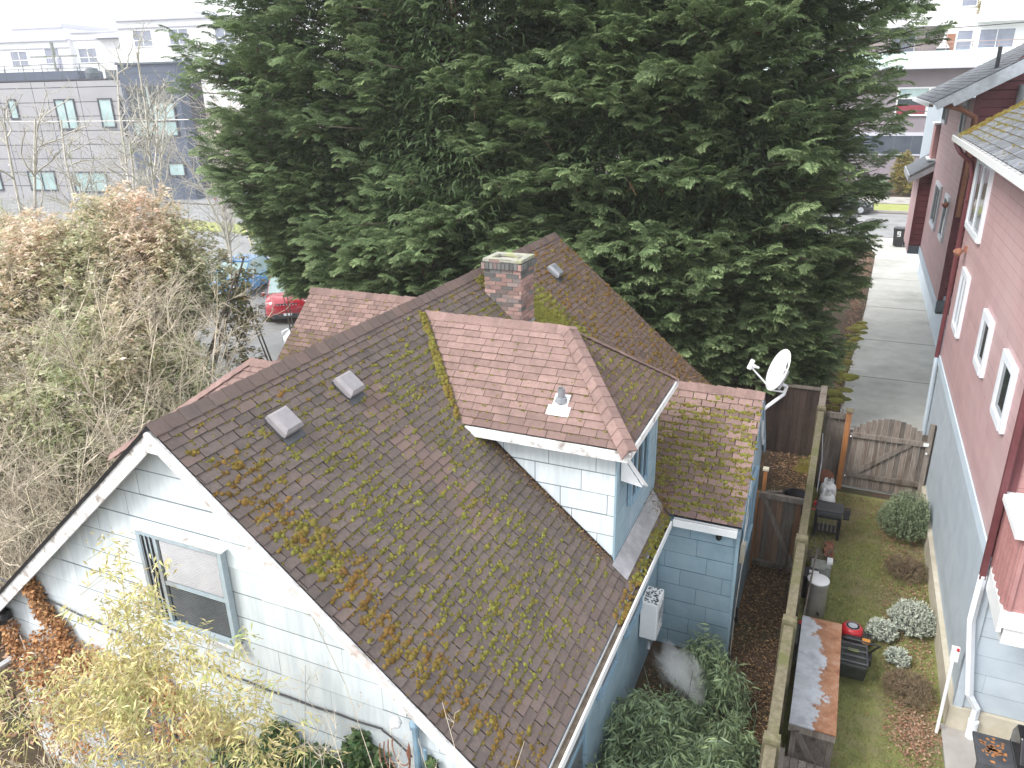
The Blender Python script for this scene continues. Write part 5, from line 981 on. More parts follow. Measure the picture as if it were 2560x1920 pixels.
# pots, pile, blocks
def pot(x, y, r, h, lb, m='terracotta', tilt=0, z=0): w = MB(); w.lathe((x, y, z+.01+ (r if tilt else 0)), [(r*.65, 0), (r*.95, h*.8), (r*1.08, h*.8), (r*1.08, h), (r*.9, h), (r*.85, h*.75)], 18, ax=(tilt, .3*tilt, 1) if tilt < 1 else (1, .4, .1)); return tag(obj('plant_pot', w, m), lb, 'pot', 'plant pots by the fence')
pot(.33, 13.75, .09, .16, 'terracotta pot lying on its side in front of the smoker', tilt=1); pot(.43, 13.55, .08, .14, 'small terracotta pot standing by the lying pot'); pot(.42, 13.95, .085, .15, 'terracotta pot right below the smoker bars', 'terracotta')
w = MB()
for i in range(22): a = rnd(0, 6.28); x, y = .25+rnd(-.12, .16), 13.4+rnd(-.25, .3); w.tube([(x, y, .03+rnd(0, .2)), (x+.2*math.cos(a), y+.2*math.sin(a), .08+rnd(0, .25)), (x+.3*math.cos(a+.4), y+.3*math.sin(a+.4), rnd(.05, .3))], .008, 5)
tag(obj('stick_pile', w, 'wood_grey'), 'tangle of grey sticks among the terracotta pots', 'sticks')
MB_ = thing('concrete_blocks', 'mossy grey concrete blocks with a white brick on top beside the fence', 'blocks', (.28, 12.8, 0)); w = MB(); w.box(.12, .36, 12.62, 13.0, 0, .2); w.box(.14, .38, 12.66, 12.98, .2, .38, m=0); obj('block', w, 'block', MB_, bevel=.012); w = MB(); w.box(.36, .48, 12.85, 13.1, 0, .3); w.box(.40, .5, 12.98, 13.14, .3, .36, m=1); obj('white_brick', w, ['block', 'white'], MB_, bevel=.01)
w = MB(); w.lathe((.2, 13.15, 0), [(.13, 0), (.16, .12), (.10, .16)], 10); tag(obj('moss_mound', w, 'moss', smooth=True), 'green moss mound behind the concrete blocks', 'moss')
# behind the yard door
w = MB(); w.lathe((-.32, 15.2, .0), [(.2, 0), (.26, .42), (.28, .44), (.24, .44), (.2, .05)], 20); tag(obj('large_pot', w, 'black'), 'large black plastic pot behind the low yard door', 'pot')
for i, (x, y, a, L) in enumerate(((-.75, 15.9, .3, .7), (-.7, 15.6, -.5, .6), (-.85, 15.1, 1.1, .5), (-.6, 15.3, -.1, .5))): w = MB(); w.obox((x, y, .03+.04*i), (math.cos(a), math.sin(a), .05), (-math.sin(a), math.cos(a), 0), Z_, -L/2, L/2, -.04, .04, 0, .03); tag(obj('scrap_board', w, 'wood_grey' if i < 2 else 'wood_dark'), ['grey scrap board farthest behind the yard door', 'grey scrap board crossing the farthest one', 'dark scrap board nearest the blue wall', 'dark scrap board next to the black pot'][i], 'board', 'scrap boards behind the yard door')
# gas grill on the patio
GR = thing('gas_grill', 'black gas grill with side shelf on the patio under the balcony', 'grill', (2.8, 8.7, 0))
w = MB(); w.box(2.22, 2.62, 8.47, 8.93, .86, .90); w.box(2.22, 2.62, 8.43, 8.469, .74, .90); obj('side_shelf', w, 'dark_grey', GR, bevel=.006); w = MB(); 
for i in range(46):
    a, b = 2.40+random.gauss(0, .05), 8.68+random.gauss(0, .07); w.poly([(a, b, .9015), (a+rnd(.01, .05), b+rnd(-.01, .01), .9015), (a+rnd(.01, .05), b+rnd(.02, .05), .9015), (a-rnd(0, .02), b+rnd(.02, .04), .9015)])
obj('rust_patch', w, 'wood_orange', GR)
w = MB(); w.prism([(2.63, 8.42, .90), (2.63, 8.98, .90), (2.63, 8.98, 1.05), (2.63, 8.86, 1.24), (2.63, 8.62, 1.24), (2.63, 8.44, 1.0)], (.9, 0, 0)); obj('hood', w, 'black_gloss', GR, bevel=.02); w = MB(); w.box(2.63, 3.5, 8.40, 8.98, .72, .899); obj('control_panel', w, 'dark_grey', GR, bevel=.01); w = MB(); w.box(2.66, 3.5, 8.45, 8.95, .05, .72); obj('cabinet', w, 'black', GR)
for i in range(4): w = MB(); w.lathe((2.74+.18*i, 8.40, .81), [(.038, 0), (.035, .03), (.02, .035)], 16, ax=(0, -1, 0)); obj('knob', w, 'steel', GR)
w = MB(); w.tube([(2.72, 8.42, 1.02), (2.74, 8.34, .98), (2.9, 8.31, .95), (3.4, 8.31, .95)], .012, 8); obj('hood_handle', w, 'steel', GR); w = MB(); w.tube([(2.30, 8.46, .74), (2.36, 8.40, .62), (2.5, 8.42, .60), (2.62, 8.45, .70)], .01, 6); obj('gas_hose', w, 'black', GR)
# leaning white pole
LP = thing('squeegee', 'white pole with a white and red head leaning at the cream foundation', 'pole', (2.0, 9.75, 0)); w = MB(); w.tube([(2.01, 9.72, .03), (2.02, 9.82, 1.22)], .022, 8); obj('pole', w, 'white', LP); w = MB(); w.box(1.98, 2.08, 9.80, 9.87, 1.2, 1.42); obj('pole_head', w, 'white', LP, bevel=.01); w = MB(); w.lathe((2.05, 9.80, 1.40), [(.02, 0), (.02, .03)], 8, ax=(0, -.5, 1)); obj('red_cap', w, 'red_plastic', LP)
# wheelie bins
def bin_(x, y, rz, lb, s=1.):
    t = thing('wheelie_bin', lb, 'bin', (x, y, 0), rz, 'black wheelie bins'); w = MB(); q = [(-.24, -.27, .08), (.24, -.27, .08), (.24, .25, .08), (-.24, .25, .08), (-.30, -.33, 1.0), (.30, -.33, 1.0), (.30, .33, 1.0), (-.30, .33, 1.0)]
    w.add(q, [[3, 2, 1, 0], [4, 5, 6, 7], [0, 1, 5, 4], [1, 2, 6, 5], [2, 3, 7, 6], [3, 0, 4, 7]]); bo = obj('bin_body', w, 'black', t, local=True, bevel=.02)
    w = MB(); w.box(-.32, .32, -.36, .34, 1.0, 1.05); w.box(-.26, .26, .34, .40, .98, 1.03); obj('lid', w, 'dark_grey', t, local=True, bevel=.015)
    for sx in (-.27, .25): w = MB(); w.lathe((sx, .24, .13), [(.13, 0), (.13, .05)], 14, ax=(1, 0, 0)); obj('wheel', w, 'black', t, local=True)
    w = MB(); f = lambda a, b: (a, -.30-.06*(b-.6), b)
    for (a0, a1, b0, b1) in ((-.09, .09, .83, .88), (-.09, -.04, .76, .83), (-.09, .09, .71, .76), (.04, .09, .64, .71), (-.09, .09, .60, .64), (.02, .09, .78, .81)): w.poly([(a0, -.33-.05*(b0-.9), b0), (a1, -.33-.05*(b0-.9), b0), (a1, -.335-.05*(b1-.9), b1), (a0, -.335-.05*(b1-.9), b1)])
    obj('bin_mark', w, 'white', bo, local=True); return t
bin_(2.55, 47.0, -.15, 'black wheelie bin with white mark beside the driveway far end'); bin_(-35.0, 38.6, .9, 'black wheelie bin on the verge left of the conifers')
w = MB(); w.box(3.05, 3.45, 46.6, 47.4, 0, 1.55); w.lathe((3.25, 47, 1.55), [(.2, 0), (.18, .12), (.05, .2)], 10); tag(obj('utility_cabinet', w, 'apt_tan'), 'small mauve utility cabinet with white cap beside the black wheelie bin', 'cabinet')
UP = thing('utility_pole', 'wooden utility pole with cross arm behind the grey panel block', 'utility pole', (-76.5, 58, 0)); w = MB(); w.tube([(-76.5, 58, 0), (-76.5, 58, 14.0)], [.25, .17], 10); obj('pole', w, 'block', UP); w = MB(); d = nrm(fd); w.obox((-76.5, 58, 12.6), d, Z_, fn, -2.6, 2.8, 0, .16, -.1, .1); obj('cross_arm', w, 'block', UP); w = MB(); w.lathe((-76.1, 58.1, 11.6), [(.3, 0), (.3, .9), (.2, 1.0)], 12); obj('transformer', w, 'apt_trim', UP)
def sag(A, B, s, n=24): A, B = V3(A), V3(B); return [A+(B-A)*t+V3((0, 0, -4*s*t*(1-t))) for t in np.linspace(0, 1, n)]
w = MB(); w.tube(sag((-9.05, 4.5, 3.05), (-30, -6, 7.5), .6), .008, 5); tag(obj('overhead_cable', w, 'cable_pale'), 'service cable running left from the pale gable', 'cable')
w = MB(); w.tube(sag((-12.6, 6.0, 3.4), (-16.0, 2.6, 2.3), .02, 6), .02, 5); tag(obj('pale_pole', w, 'cable_pale'), 'thin pale rod sticking out of the bare shrubs at the left edge', 'pole')
w = MB(); w.tube(sag((-110, 40, 8.4), (-33, 47, 7.2), .8), .035, 4); tag(obj('overhead_cable', w, 'cable_pale'), 'thin pale cable crossing the grey panel block', 'cable')
w = MB(); w.tube(sag((-30, 62, 11.8), (40, 62, 14.2), 1.2), .03, 4); tag(obj('overhead_cable', w, 'cable'), 'upper street cable crossing the mint canopy block', 'cable'); w = MB(); w.tube(sag((-30, 62, 8.0), (40, 62, 6.4), .6), .03, 4); tag(obj('overhead_cable', w, 'cable'), 'lower street cable crossing the mauve podium', 'cable')

# ================================================================== VEGETATION
def conifer(name, label, x, y, Ht, Rm, seed, nl, prof=None, low=1.2):
    r_ = np.random.default_rng(seed); T = thing(name, label, 'conifer', (x, y, 0), 0, 'tall dark conifers behind the blue house')
    w = MB(); w.tube([(x, y, 0), (x+.1, y, Ht*.4), (x, y+.1, Ht)], [.38, .26, .03], 12); obj('trunk', w, 'bark', T)
    # limbs
    zz = low+(Ht-low)*r_.random(nl)**1.35; zz = np.where(r_.random(nl) < .30, low+r_.random(nl)*3.5, zz)
    ph = r_.random(nl)*2*np.pi
    keep = ~((np.sin(ph) > .35) & (r_.random(nl) < .45)); zz, ph = zz[keep], ph[keep]; nl = len(zz)
    rp = lambda z: Rm*np.interp(z/Ht, *(prof or ([0, .10, .22, .45, .7, .9, 1.], [.62, .85, 1.0, .95, .70, .30, .05])))
    R_ = rp(zz)*r_.uniform(.74, 1.12, nl); lift = r_.uniform(.05, .42, nl)
    B0 = np.stack([np.full(nl, x), np.full(nl, y), np.maximum(low*.75, zz-R_*lift)], 1); tip = np.stack([x+R_*np.cos(ph), y+R_*np.sin(ph), zz], 1)
    mid = B0+(tip-B0)*.55+np.array([0, 0, .12]); lv = catm(twigs(B0, mid, .045, .03), twigs(mid, tip, .03, .008)); npobj('limbs', lv[0], lv[1], 'bark', T)
    # plumes along the outer part of each limb
    near = np.where(zz < 11.5, 34, 5); idx = np.repeat(np.arange(nl), near); n = len(idx); t = 1-.62*r_.random(n)**1.3; t[np.unique(idx, return_index=True)[1]] = 1.0
    d = tip[idx]-mid[idx]; P = B0[idx]+(tip[idx]-B0[idx])*t[:, None]; side = r_.normal(0, 1, n)*(.10+.32*(1-t))*R_[idx]*.5
    nn = np.stack([-np.sin(ph[idx]), np.cos(ph[idx]), np.zeros(n)], 1); P = P+nn*side[:, None]; P[:, 2] += r_.normal(0, .14, n)+.10
    az = ph[idx]+r_.normal(0, .5, n)+np.sign(side)*.35*(1-t)*2; el = r_.normal(.30, .22, n); sc = r_.uniform(.26, .54, n)*np.where(zz[idx] < 11.5, 1, 2.8)
    # template
    tr = np.random.default_rng(seed+1); out = []
    for k in range(3):
        tri = []; tc = []
        for i in range(15):
            s = (i+.5)/15; px = s; pz = .32*s-.52*s*s
            for sd_ in (-1, 1):
                L = (.46*(1-s)**.75+.10)*tr.uniform(.8, 1.15); a = sd_*(.95-.35*s)+tr.normal(0, .1)
                for j in range(5):
                    q = (j+.6)/5*L; bx, by = px+q*math.cos(a), q*math.sin(a); bz = pz-.30*q*q+.03-.12*q
                    aa = a+tr.normal(0, .5); l2 = tr.uniform(.09, .17); dz = tr.uniform(-.75, -.05)*l2; wd_ = .034
                    ex, ey = math.cos(aa), math.sin(aa); tri.append([(bx-ey*wd_, by+ex*wd_, bz), (bx+ey*wd_, by-ex*wd_, bz+.008), (bx+ex*l2, by+ey*l2, bz+dz)]); tc.append(min(1, max(0, .12+.75*(q/L)**1.5*s+tr.normal(0, .15))))
        out.append((np.array(tri), np.array(tc)))
    Vs, cs, ws = [], [], []
    kk = r_.integers(0, 3, n)
    for k in range(3):
        m = kk == k; tri, tc = out[k]; nt_ = len(tri); A_ = (rotz(az[m]) @ roty(-el[m]) @ rotx(r_.normal(0, .35, m.sum())))*sc[m][:, None, None]
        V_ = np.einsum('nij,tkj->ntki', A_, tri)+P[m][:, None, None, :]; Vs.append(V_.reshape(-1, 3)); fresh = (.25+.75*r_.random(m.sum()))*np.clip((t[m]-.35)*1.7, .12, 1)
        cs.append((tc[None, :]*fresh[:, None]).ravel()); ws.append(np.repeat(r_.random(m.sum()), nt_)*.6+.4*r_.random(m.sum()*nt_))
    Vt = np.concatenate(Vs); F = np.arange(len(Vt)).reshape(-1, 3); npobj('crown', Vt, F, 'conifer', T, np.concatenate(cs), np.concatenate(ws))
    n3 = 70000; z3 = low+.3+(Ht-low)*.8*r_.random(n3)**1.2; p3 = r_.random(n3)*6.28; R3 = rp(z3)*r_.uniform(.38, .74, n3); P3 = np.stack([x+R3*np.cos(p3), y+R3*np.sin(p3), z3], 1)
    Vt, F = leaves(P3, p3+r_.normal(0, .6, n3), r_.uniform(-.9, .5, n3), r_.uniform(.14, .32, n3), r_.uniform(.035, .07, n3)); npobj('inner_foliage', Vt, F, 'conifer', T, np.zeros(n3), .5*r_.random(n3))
    # brown inner twigs
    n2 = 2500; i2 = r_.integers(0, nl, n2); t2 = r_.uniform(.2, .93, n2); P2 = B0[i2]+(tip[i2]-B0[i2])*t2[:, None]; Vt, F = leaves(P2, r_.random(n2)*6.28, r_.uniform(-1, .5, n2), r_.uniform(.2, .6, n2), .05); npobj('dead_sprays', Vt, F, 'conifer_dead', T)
CON = [('leftmost of the tall dark conifers, its branches over the lot', -14.6, 20.9, 17, 4.4, 11, 760), ('second tall conifer from the left behind the left wing roof', -9.8, 19.8, 18, 4.4, 12, 700),
       ('third tall conifer from the left, directly behind the brick chimney', -5.6, 20.4, 18, 4.2, 13, 700), ('rightmost tall conifer overhanging the driveway and side fence', -3.1, 20.7, 17, 3.7, 14, 780)]
for c, lw in zip(CON, (2.6, 2.2, 1.5, 1.2)): conifer('conifer', *c, low=lw, prof=([0, .15, .3, .45, .6, .8, 1.], [.45, .55, .82, 1.0, 1.0, .7, .1]) if c is CON[0] else ([0, .15, .3, .5, .65, .8, 1], [.72, .80, .88, 1.04, 1.05, .75, .1]) if c is CON[3] else None)

def shrub(name, label, cat, x, y, Ht, R_, seed, nstem=9, n1=14, n2=9, n3=3, m='twig', r0=.03, spread=.55, group=None, curl=.25, tw=.0035):
    """multi-stemmed leafless shrub: stems > branches > twigs > twiglets, all real tubes"""
    r_ = np.random.default_rng(seed); T = thing(name, label, cat, (x, y, 0), 0, group); out = []
    def grow(P, D, L, rr, seg=4, up=.25, wob=.18):
        pts = [P]; dirs = []
        for s in range(seg):
            D = D+r_.normal(0, wob, P.shape); D[:, 2] += up*.3; D = D/np.linalg.norm(D, axis=1, keepdims=True); Q = P+D*(L/seg)[:, None]; ra = rr*(1-s/seg*.6); rb = rr*(1-(s+1)/seg*.6); out.append(twigs(P, Q, ra, rb)); P = Q; pts.append(P); dirs.append(D)
        return pts, dirs
    ph = r_.random(nstem)*6.28; el = r_.uniform(.9, 1.45, nstem); D = np.stack([np.cos(ph)*np.cos(el)*spread*1.6, np.sin(ph)*np.cos(el)*spread*1.6, np.sin(el)], 1)
    P = np.tile([x, y, 0.], (nstem, 1))+np.stack([np.cos(ph), np.sin(ph), 0*ph], 1)*R_*.12; L = Ht*r_.uniform(.65, 1.0, nstem); pts, dirs = grow(P, D, L, np.full(nstem, r0), 6, .1, .10)
    vs = catm(*out); npobj('stems', vs[0], vs[1], m, T, w=r_.random(len(vs[1]))); out = []
    def children(pts, dirs, k, Lf, rf, lvl):
        seg = len(dirs); n = len(pts[0]); i = np.repeat(np.arange(n), k); s = r_.integers(1 if lvl == 1 else 0, seg, n*k); f = r_.random(n*k)[:, None]; A_ = np.stack(pts, 0); D_ = np.stack(dirs, 0)
        P = A_[s, i]*(1-f)+A_[s+1, i]*f; D = D_[s, i]; rd = r_.normal(0, 1, D.shape); rd -= (rd*D).sum(1, keepdims=True)*D; rd /= np.linalg.norm(rd, axis=1, keepdims=True); D = D*.75+rd*.75; return grow(P, D, Lf*r_.uniform(.5, 1.1, n*k), np.full(n*k, rf), 3 if lvl > 1 else 4, .3 if lvl < 3 else .0, curl)
    p1 = children(pts, dirs, n1, R_*.75, r0*.38, 1); p2 = children(*p1, n2, R_*.36, max(tw*1.5, r0*.16), 2); p3 = children(*p2, n3, R_*.15, tw, 3)
    vs = catm(*out); npobj('twigs', vs[0], vs[1], m, T, a=np.clip(r_.normal(.35, .3, len(vs[1])), 0, 1), w=r_.random(len(vs[1]))); return T, p2
def foliage_cloud(T, m, centers, radii, n, L, Wd, seed, el=(-.6, .7), shell=.55, clump=14, vfn=None, name='leaves'):
    """leaves in whorls spread through overlapping ellipsoid lobes"""
    r_ = np.random.default_rng(seed); C_ = np.array(centers, float); R_ = np.array(radii, float); nc = n//clump; k = r_.integers(0, len(C_), nc)
    d = r_.normal(0, 1, (nc, 3)); d /= np.linalg.norm(d, axis=1, keepdims=True); rr = (1-shell*r_.random(nc)**1.6)*r_.uniform(.85, 1.12, nc); P = C_[k]+d*rr[:, None]*R_[k]
    i = np.repeat(np.arange(nc), clump); n = len(i); az = r_.random(n)*6.28; ee = r_.uniform(*el, n); PP = P[i]+r_.normal(0, L*.28, (n, 3))
    Vt, F = leaves(PP, az, ee, L*r_.uniform(.6, 1.2, n), Wd*r_.uniform(.7, 1.2, n)); v = (vfn(PP, r_)[:] if vfn else np.clip(r_.normal(.3, .25, n), 0, 1)); w_ = .5*r_.random(nc)[i]+.5*r_.random(n)
    npobj(name, Vt, F, m, T, v, w_); return P
# reddish evergreen shrub mass (photinia) on the left
T = thing('evergreen_shrub', 'large evergreen shrub with red tipped leaves in front of the grey panel block', 'shrub', (-14.3, 12.0, 0))
w = MB()
for i in range(7): a = i*.9; w.tube([(-14.3, 12, 0), (-14.3+1.0*math.cos(a), 12+1.0*math.sin(a), 2.4), (-14.3+2.2*math.cos(a+.2), 12+2.2*math.sin(a+.2), 4.9)], [.09, .06, .02], 7)
obj('stems', w, 'bark', T)
pv_ = lambda P, r_: np.clip((P[:, 2]-2.8)/5.5+.25*np.sin(P[:, 0]*2.2+P[:, 1]*1.7)+r_.normal(0, .33, len(P)), 0, 1)
cs_ = foliage_cloud(T, 'photinia', [(-14.4, 11.4, 4.7), (-14.2, 12.6, 4.6), (-15.4, 10.4, 4.9), (-16.2, 12.4, 4.7), (-14.9, 12.2, 5.75), (-16.6, 9.4, 4.0), (-13.7, 10.9, 3.4), (-17.4, 11.0, 4.5), (-13.9, 11.9, 4.9), (-18.2, 9.4, 4.6), (-14.9, 13.0, 3.9), (-19.4, 12.0, 4.9), (-17.2, 9.0, 5.0), (-16.2, 10.8, 5.4), (-13.4, 9.6, 3.4), (-14.9, 8.4, 3.3), (-12.7, 10.4, 2.8), (-12.7, 8.6, 2.9), (-14.2, 7.2, 2.6)],
    [(1.5, 1.5, 1.4), (1.3, 1.3, 1.4), (1.6, 1.6, 1.2), (1.6, 1.6, 1.4), (1.3, 1.2, 1.0), (1.5, 1.5, 1.2), (1.3, 1.3, 1.6), (1.5, 1.5, 1.2), (1.1, 1.1, 1.0), (1.4, 1.4, 1.1), (.8, .8, 1.0), (1.5, 1.5, 1.1), (1.2, 1.2, .9), (1.2, 1.2, .9), (1.5, 1.5, 1.5), (1.5, 1.5, 1.4), (1.2, 1.2, 1.2), (1.3, 1.3, 1.4), (1.4, 1.4, 1.2)], 175000, .125, .045, 5, vfn=pv_)
w2_ = twigs(np.array([[-14.3, 12, 1.5]]*400), cs_[:400], .012, .006); npobj('twigs', w2_[0], w2_[1], 'twig', T)
T = thing('evergreen_shrub', 'glossy green leafy shrub beside the blue parked car', 'shrub', (-12.7, 14.0, 0)); w = MB()
for i in range(5): a = i*1.3; w.tube([(-12.7, 14, 0), (-12.7+.6*math.cos(a), 14+.6*math.sin(a), 2), (-13.2+.9*math.cos(a), 14+.9*math.sin(a), 4.0)], [.035, .025, .01], 6)
obj('stems', w, 'bark', T); foliage_cloud(T, 'laurel', [(-13.5, 13.7, 3.2), (-14.2, 14.4, 3.9), (-12.8, 12.8, 2.0), (-12.4, 12.8, 1.2)], [(.7, .7, 1.3), (.8, .8, 1.0), (.7, .7, 1.1), (.7, .6, .8)], 4200, .16, .06, 6, shell=.9)
T = thing('evergreen_shrub', 'dark glossy evergreen bush low at the foot of the bare shrubs', 'shrub', (-12.3, 10.0, 0)); w = MB(); w.tube([(-12.3, 10, 0), (-12.2, 10.1, 2)], [.07, .03], 6); obj('stems', w, 'bark', T)
foliage_cloud(T, 'ivy', [(-12.2, 10.2, 1.5), (-13.4, 9.0, 1.3), (-11.3, 9.4, 1.0), (-12.0, 7.6, 1.0), (-14.2, 7.3, 1.0), (-11.0, 11.3, 1.2)], [(1.3, 1.2, 1.2), (1.3, 1.2, 1.1), (1.0, 1.2, .8), (1.2, 1.2, .8), (1.2, 1.1, .8), (.9, 1., .8)], 26000, .12, .055, 7, shell=.9)
# bare shrubs
for i, (x, y, h, r, sd, lb) in enumerate(((-12.1, 8.9, 5.0, 2.0, 31, 'bare twiggy shrub nearest the left side of the brown roof'), (-12.9, 7.3, 4.6, 2.3, 32, 'bare twiggy shrub in the middle of the left thicket'), (-13.6, 8.9, 4.6, 2.3, 33, 'bare twiggy shrub in front of the red tipped evergreen'),
        (-14.6, 6.6, 4.4, 2.3, 34, 'bare twiggy shrub at the left edge of the picture'), (-11.7, 6.3, 3.4, 1.9, 35, 'lowest bare shrub beside the white rake board'), (-12.7, 10.6, 5.4, 1.7, 36, 'bare shrub rising behind the left slope of the roof'), (-10.9, 7.6, 3.6, 1.5, 37, 'small bare shrub pressed against the left eave'), (-15.6, 8.2, 4.6, 2.2, 38, 'farthest left bare shrub by the old fence'))):
    shrub('bare_shrub', lb, 'shrub', x, y, h*1.08, r, sd, 11, 10, 8, 4, spread=.42, curl=.17, group='bare shrubs left of the blue house', r0=.026, tw=.0026)
# slender bare trees in front of the grey block
for i, (x, y, h, sd, lb) in enumerate(((-25.4, 22.4, 11.2, 41, 'tallest pale bare tree in front of the navy stair bay'), (-25.9, 21.8, 10.4, 42, 'pale bare tree left of the tallest one'), (-25.6, 25.2, 8.6, 43, 'thin bare tree close to the left edge of the conifers'), (-24.4, 17.8, 8.4, 44, 'bare tree in front of the grey panel windows'), (-27.2, 28.0, 8.2, 45, 'bare tree behind the thin one next to the conifers'), (-23.5, 13.5, 8.0, 46, 'bare tree with fine twigs at the left edge'), (-33, 36, 8.5, 47, 'brown bare tree over the dark grey car'), (-23.0, 15.2, 8.6, 48, 'bare tree between the two leftmost grey panel windows'), (-27.5, 24.2, 9.6, 49, 'bare tree just right of the navy stair bay'))):
    shrub('bare_tree', lb, 'tree', x, y, h, 2.6 if i != 6 else 4.5, sd, 2, 15, 6, 3, m='bark_pale' if i != 6 else 'twig', r0=.085, spread=.15, group='slender bare trees in front of the far blocks', tw=.008)
# shrubs by the far building
for (x, y, r, h, m, lb) in ((3.3, 70.2, .85, 3.2, 'orange_shrub', 'rusty green column shaped shrub in front of the mauve podium'), (5.9, 70.5, .9, 3.3, 'orange_shrub', 'second rusty column shrub half hidden by the pink house'), (1.2, 70.0, 1.4, 1.3, 'bamboo_green', 'low green hedge bush under the conifer tips across the street'), (4.7, 69.4, 1.1, 1.3, 'orange_shrub', 'low yellowish bush beside the column shrub')):
    T = thing('shrub', lb, 'shrub', (x, y, 0)); w = MB(); w.tube([(x, y, 0), (x, y, h*.7)], [.1, .04], 6); obj('stem', w, 'bark', T); foliage_cloud(T, m, [(x, y, h*.5), (x, y, h*.62)], [(r, r, h*.5), (r*.8, r*.8, h*.42)], 9000, .16, .08, int(h*10)+7, shell=.4)
# bamboo
def bamboo(name, label, x, y, m, culms, leaf_pts, L=.13, W=.018, seed=1, clump=9, sp=.10, group=None, cm='culm', tilt=(-1.0, .15)):
    r_ = np.random.default_rng(seed); T = thing(name, label, 'bamboo', (x, y, 0), 0, group); w = MB()
    for c in culms: w.tube(c, list(np.linspace(.011, .003, len(c))), 6)
    obj('culms', w, cm, T); C_ = np.array(leaf_pts, float); i = np.repeat(np.arange(len(C_)), clump); n = len(i); az = (r_.random(len(C_))*6.28)[i]+r_.normal(0, .8, n)
    P = C_[i]+r_.normal(0, sp*.45, (n, 3)); Vt, F = leaves(P, az, r_.uniform(*tilt, n), L*r_.uniform(.55, 1.15, n), W*r_.uniform(.7, 1.2, n), fold=.35); npobj('leaves', Vt, F, m, T, np.clip(r_.normal(.35, .3, n), 0, 1), .4*r_.random(len(C_))[i]+.6*r_.random(n))
    k = len(C_); tv = twigs(C_, C_+np.stack([r_.normal(0, .12, k), r_.normal(0, .12, k), -r_.uniform(.02, .16, k)], 1), .002, .0035); npobj('twigs', tv[0], tv[1], cm, T)
def arc(base, tipp, k=9, bow=.3): A, B = V3(base), V3(tipp); return [A+(B-A)*t+V3((0, 0, bow*math.sin(t*math.pi))) for t in np.linspace(0, 1, k)]
# yellow bamboo in front of the gable
ys = [((-5.0, 2.9, 0), (-5.31, 3.62, 4.95), 13), ((-5.0, 2.9, 0), (-4.95, 3.6, 4.6), 12), ((-4.9, 2.9, 0), (-4.45, 3.65, 4.35), 11), ((-5.3, 2.9, 0), (-5.75, 3.7, 4.15), 9), ((-4.8, 2.9, 0), (-4.15, 3.75, 3.75), 8), ((-5.2, 2.8, 0), (-5.2, 3.5, 4.1), 12),
      ((-5.6, 2.9, 0), (-6.1, 3.7, 3.5), 8), ((-4.6, 3.0, 0), (-4.7, 3.7, 3.5), 9), ((-5.8, 2.9, 0), (-5.7, 3.5, 3.6), 9), ((-4.4, 3.1, 0), (-3.9, 3.8, 3.1), 4), ((-6.2, 2.9, 0), (-6.6, 3.6, 3.1), 8)]
lp_ = []
for (a, b, k) in ys:
    c = arc(a, b, 40, .15)
    for p in c[40-k:]:
        for _ in range(5): lp_.append(p+V3((random.gauss(0, .19), random.gauss(0, .12), random.gauss(-.04, .11))))
bamboo('bamboo', 'yellowing bamboo in front of the upper gable window', -5.1, 2.9, 'bamboo_yellow', [arc(a, b, 9, .15) for a, b, k in ys], lp_, .10, .019, 51, clump=13, sp=.11)
lp_ = []
while len(lp_) < 430:
    x = rnd(-8.0, -3.6); zc_ = 2.55+.35*math.sin(x*2.3)+.2*math.sin(x*5); z = zc_-abs(random.gauss(0, .55))-max(0, x+5.4)*.55
    if math.sin(x*3.1+z*2.7) > -.1 and not (x < -6.4 and random.random() < .6): lp_.append(V3((x, rnd(2.9, 3.9), z)))
bamboo('bamboo', 'lower thicket of pale yellow bamboo along the bottom left edge', -6.2, 2.8, 'bamboo_yellow', [arc((rnd(-8, -4), rnd(2.6, 3.4), 0), (rnd(-8, -4), rnd(2.9, 4), rnd(1.9, 2.9)), 7, .1) for _ in range(22)], lp_, .10, .018, 52, clump=13)
# green bamboo in the side yard
lp_ = []; hp = lambda x, y: 1.05+.25*math.sin(x*3+y*1.7)+.15*math.sin(y*4.3)
blobs = [(-1.55, 7.3, .75, 1.15), (-1.0, 6.5, .75, 1.2), (-1.6, 6.2, .7, 1.3), (-.75, 7.2, .55, 1.0), (-1.25, 5.4, .8, 1.2), (-.55, 8.0, .38, .75), (-.85, 8.9, .42, .8), (-1.15, 9.35, .4, .9), (-.6, 5.8, .6, 1.0), (-1.7, 7.9, .38, .9), (-1.3, 8.0, .45, .8), (-1.7, 5.3, .5, 1.3)]
for _ in range(2600):
    b = random.choice(blobs+blobs[:5]); d_ = V3((random.gauss(0, 1), random.gauss(0, 1), abs(random.gauss(0, 1)))); d_ = nrm(d_)*rnd(.55, 1.05); p = V3((b[0]+d_[0]*b[2], b[1]+d_[1]*b[2], .1+d_[2]*b[3]))
    if p[0] < -2.02: p[0] = -2.0
    if p[0] > -.2: continue
    if p[0] > -2.1 and p[1] > 9.95: p[1] = 9.9
    lp_.append(p)
bamboo('bamboo', 'dense green bamboo growing between the blue wall and the fence', -1.3, 6.8, 'bamboo_green', [arc((b[0]+rnd(-.3, .3), b[1]+rnd(-.3, .3), 0), (b[0]+rnd(-.4, .4), b[1]+rnd(-.4, .4), rnd(.7, 1.2)), 6, .1) for b in blobs for _ in range(4)], lp_, .16, .023, 53, clump=10, cm='bamboo_green')
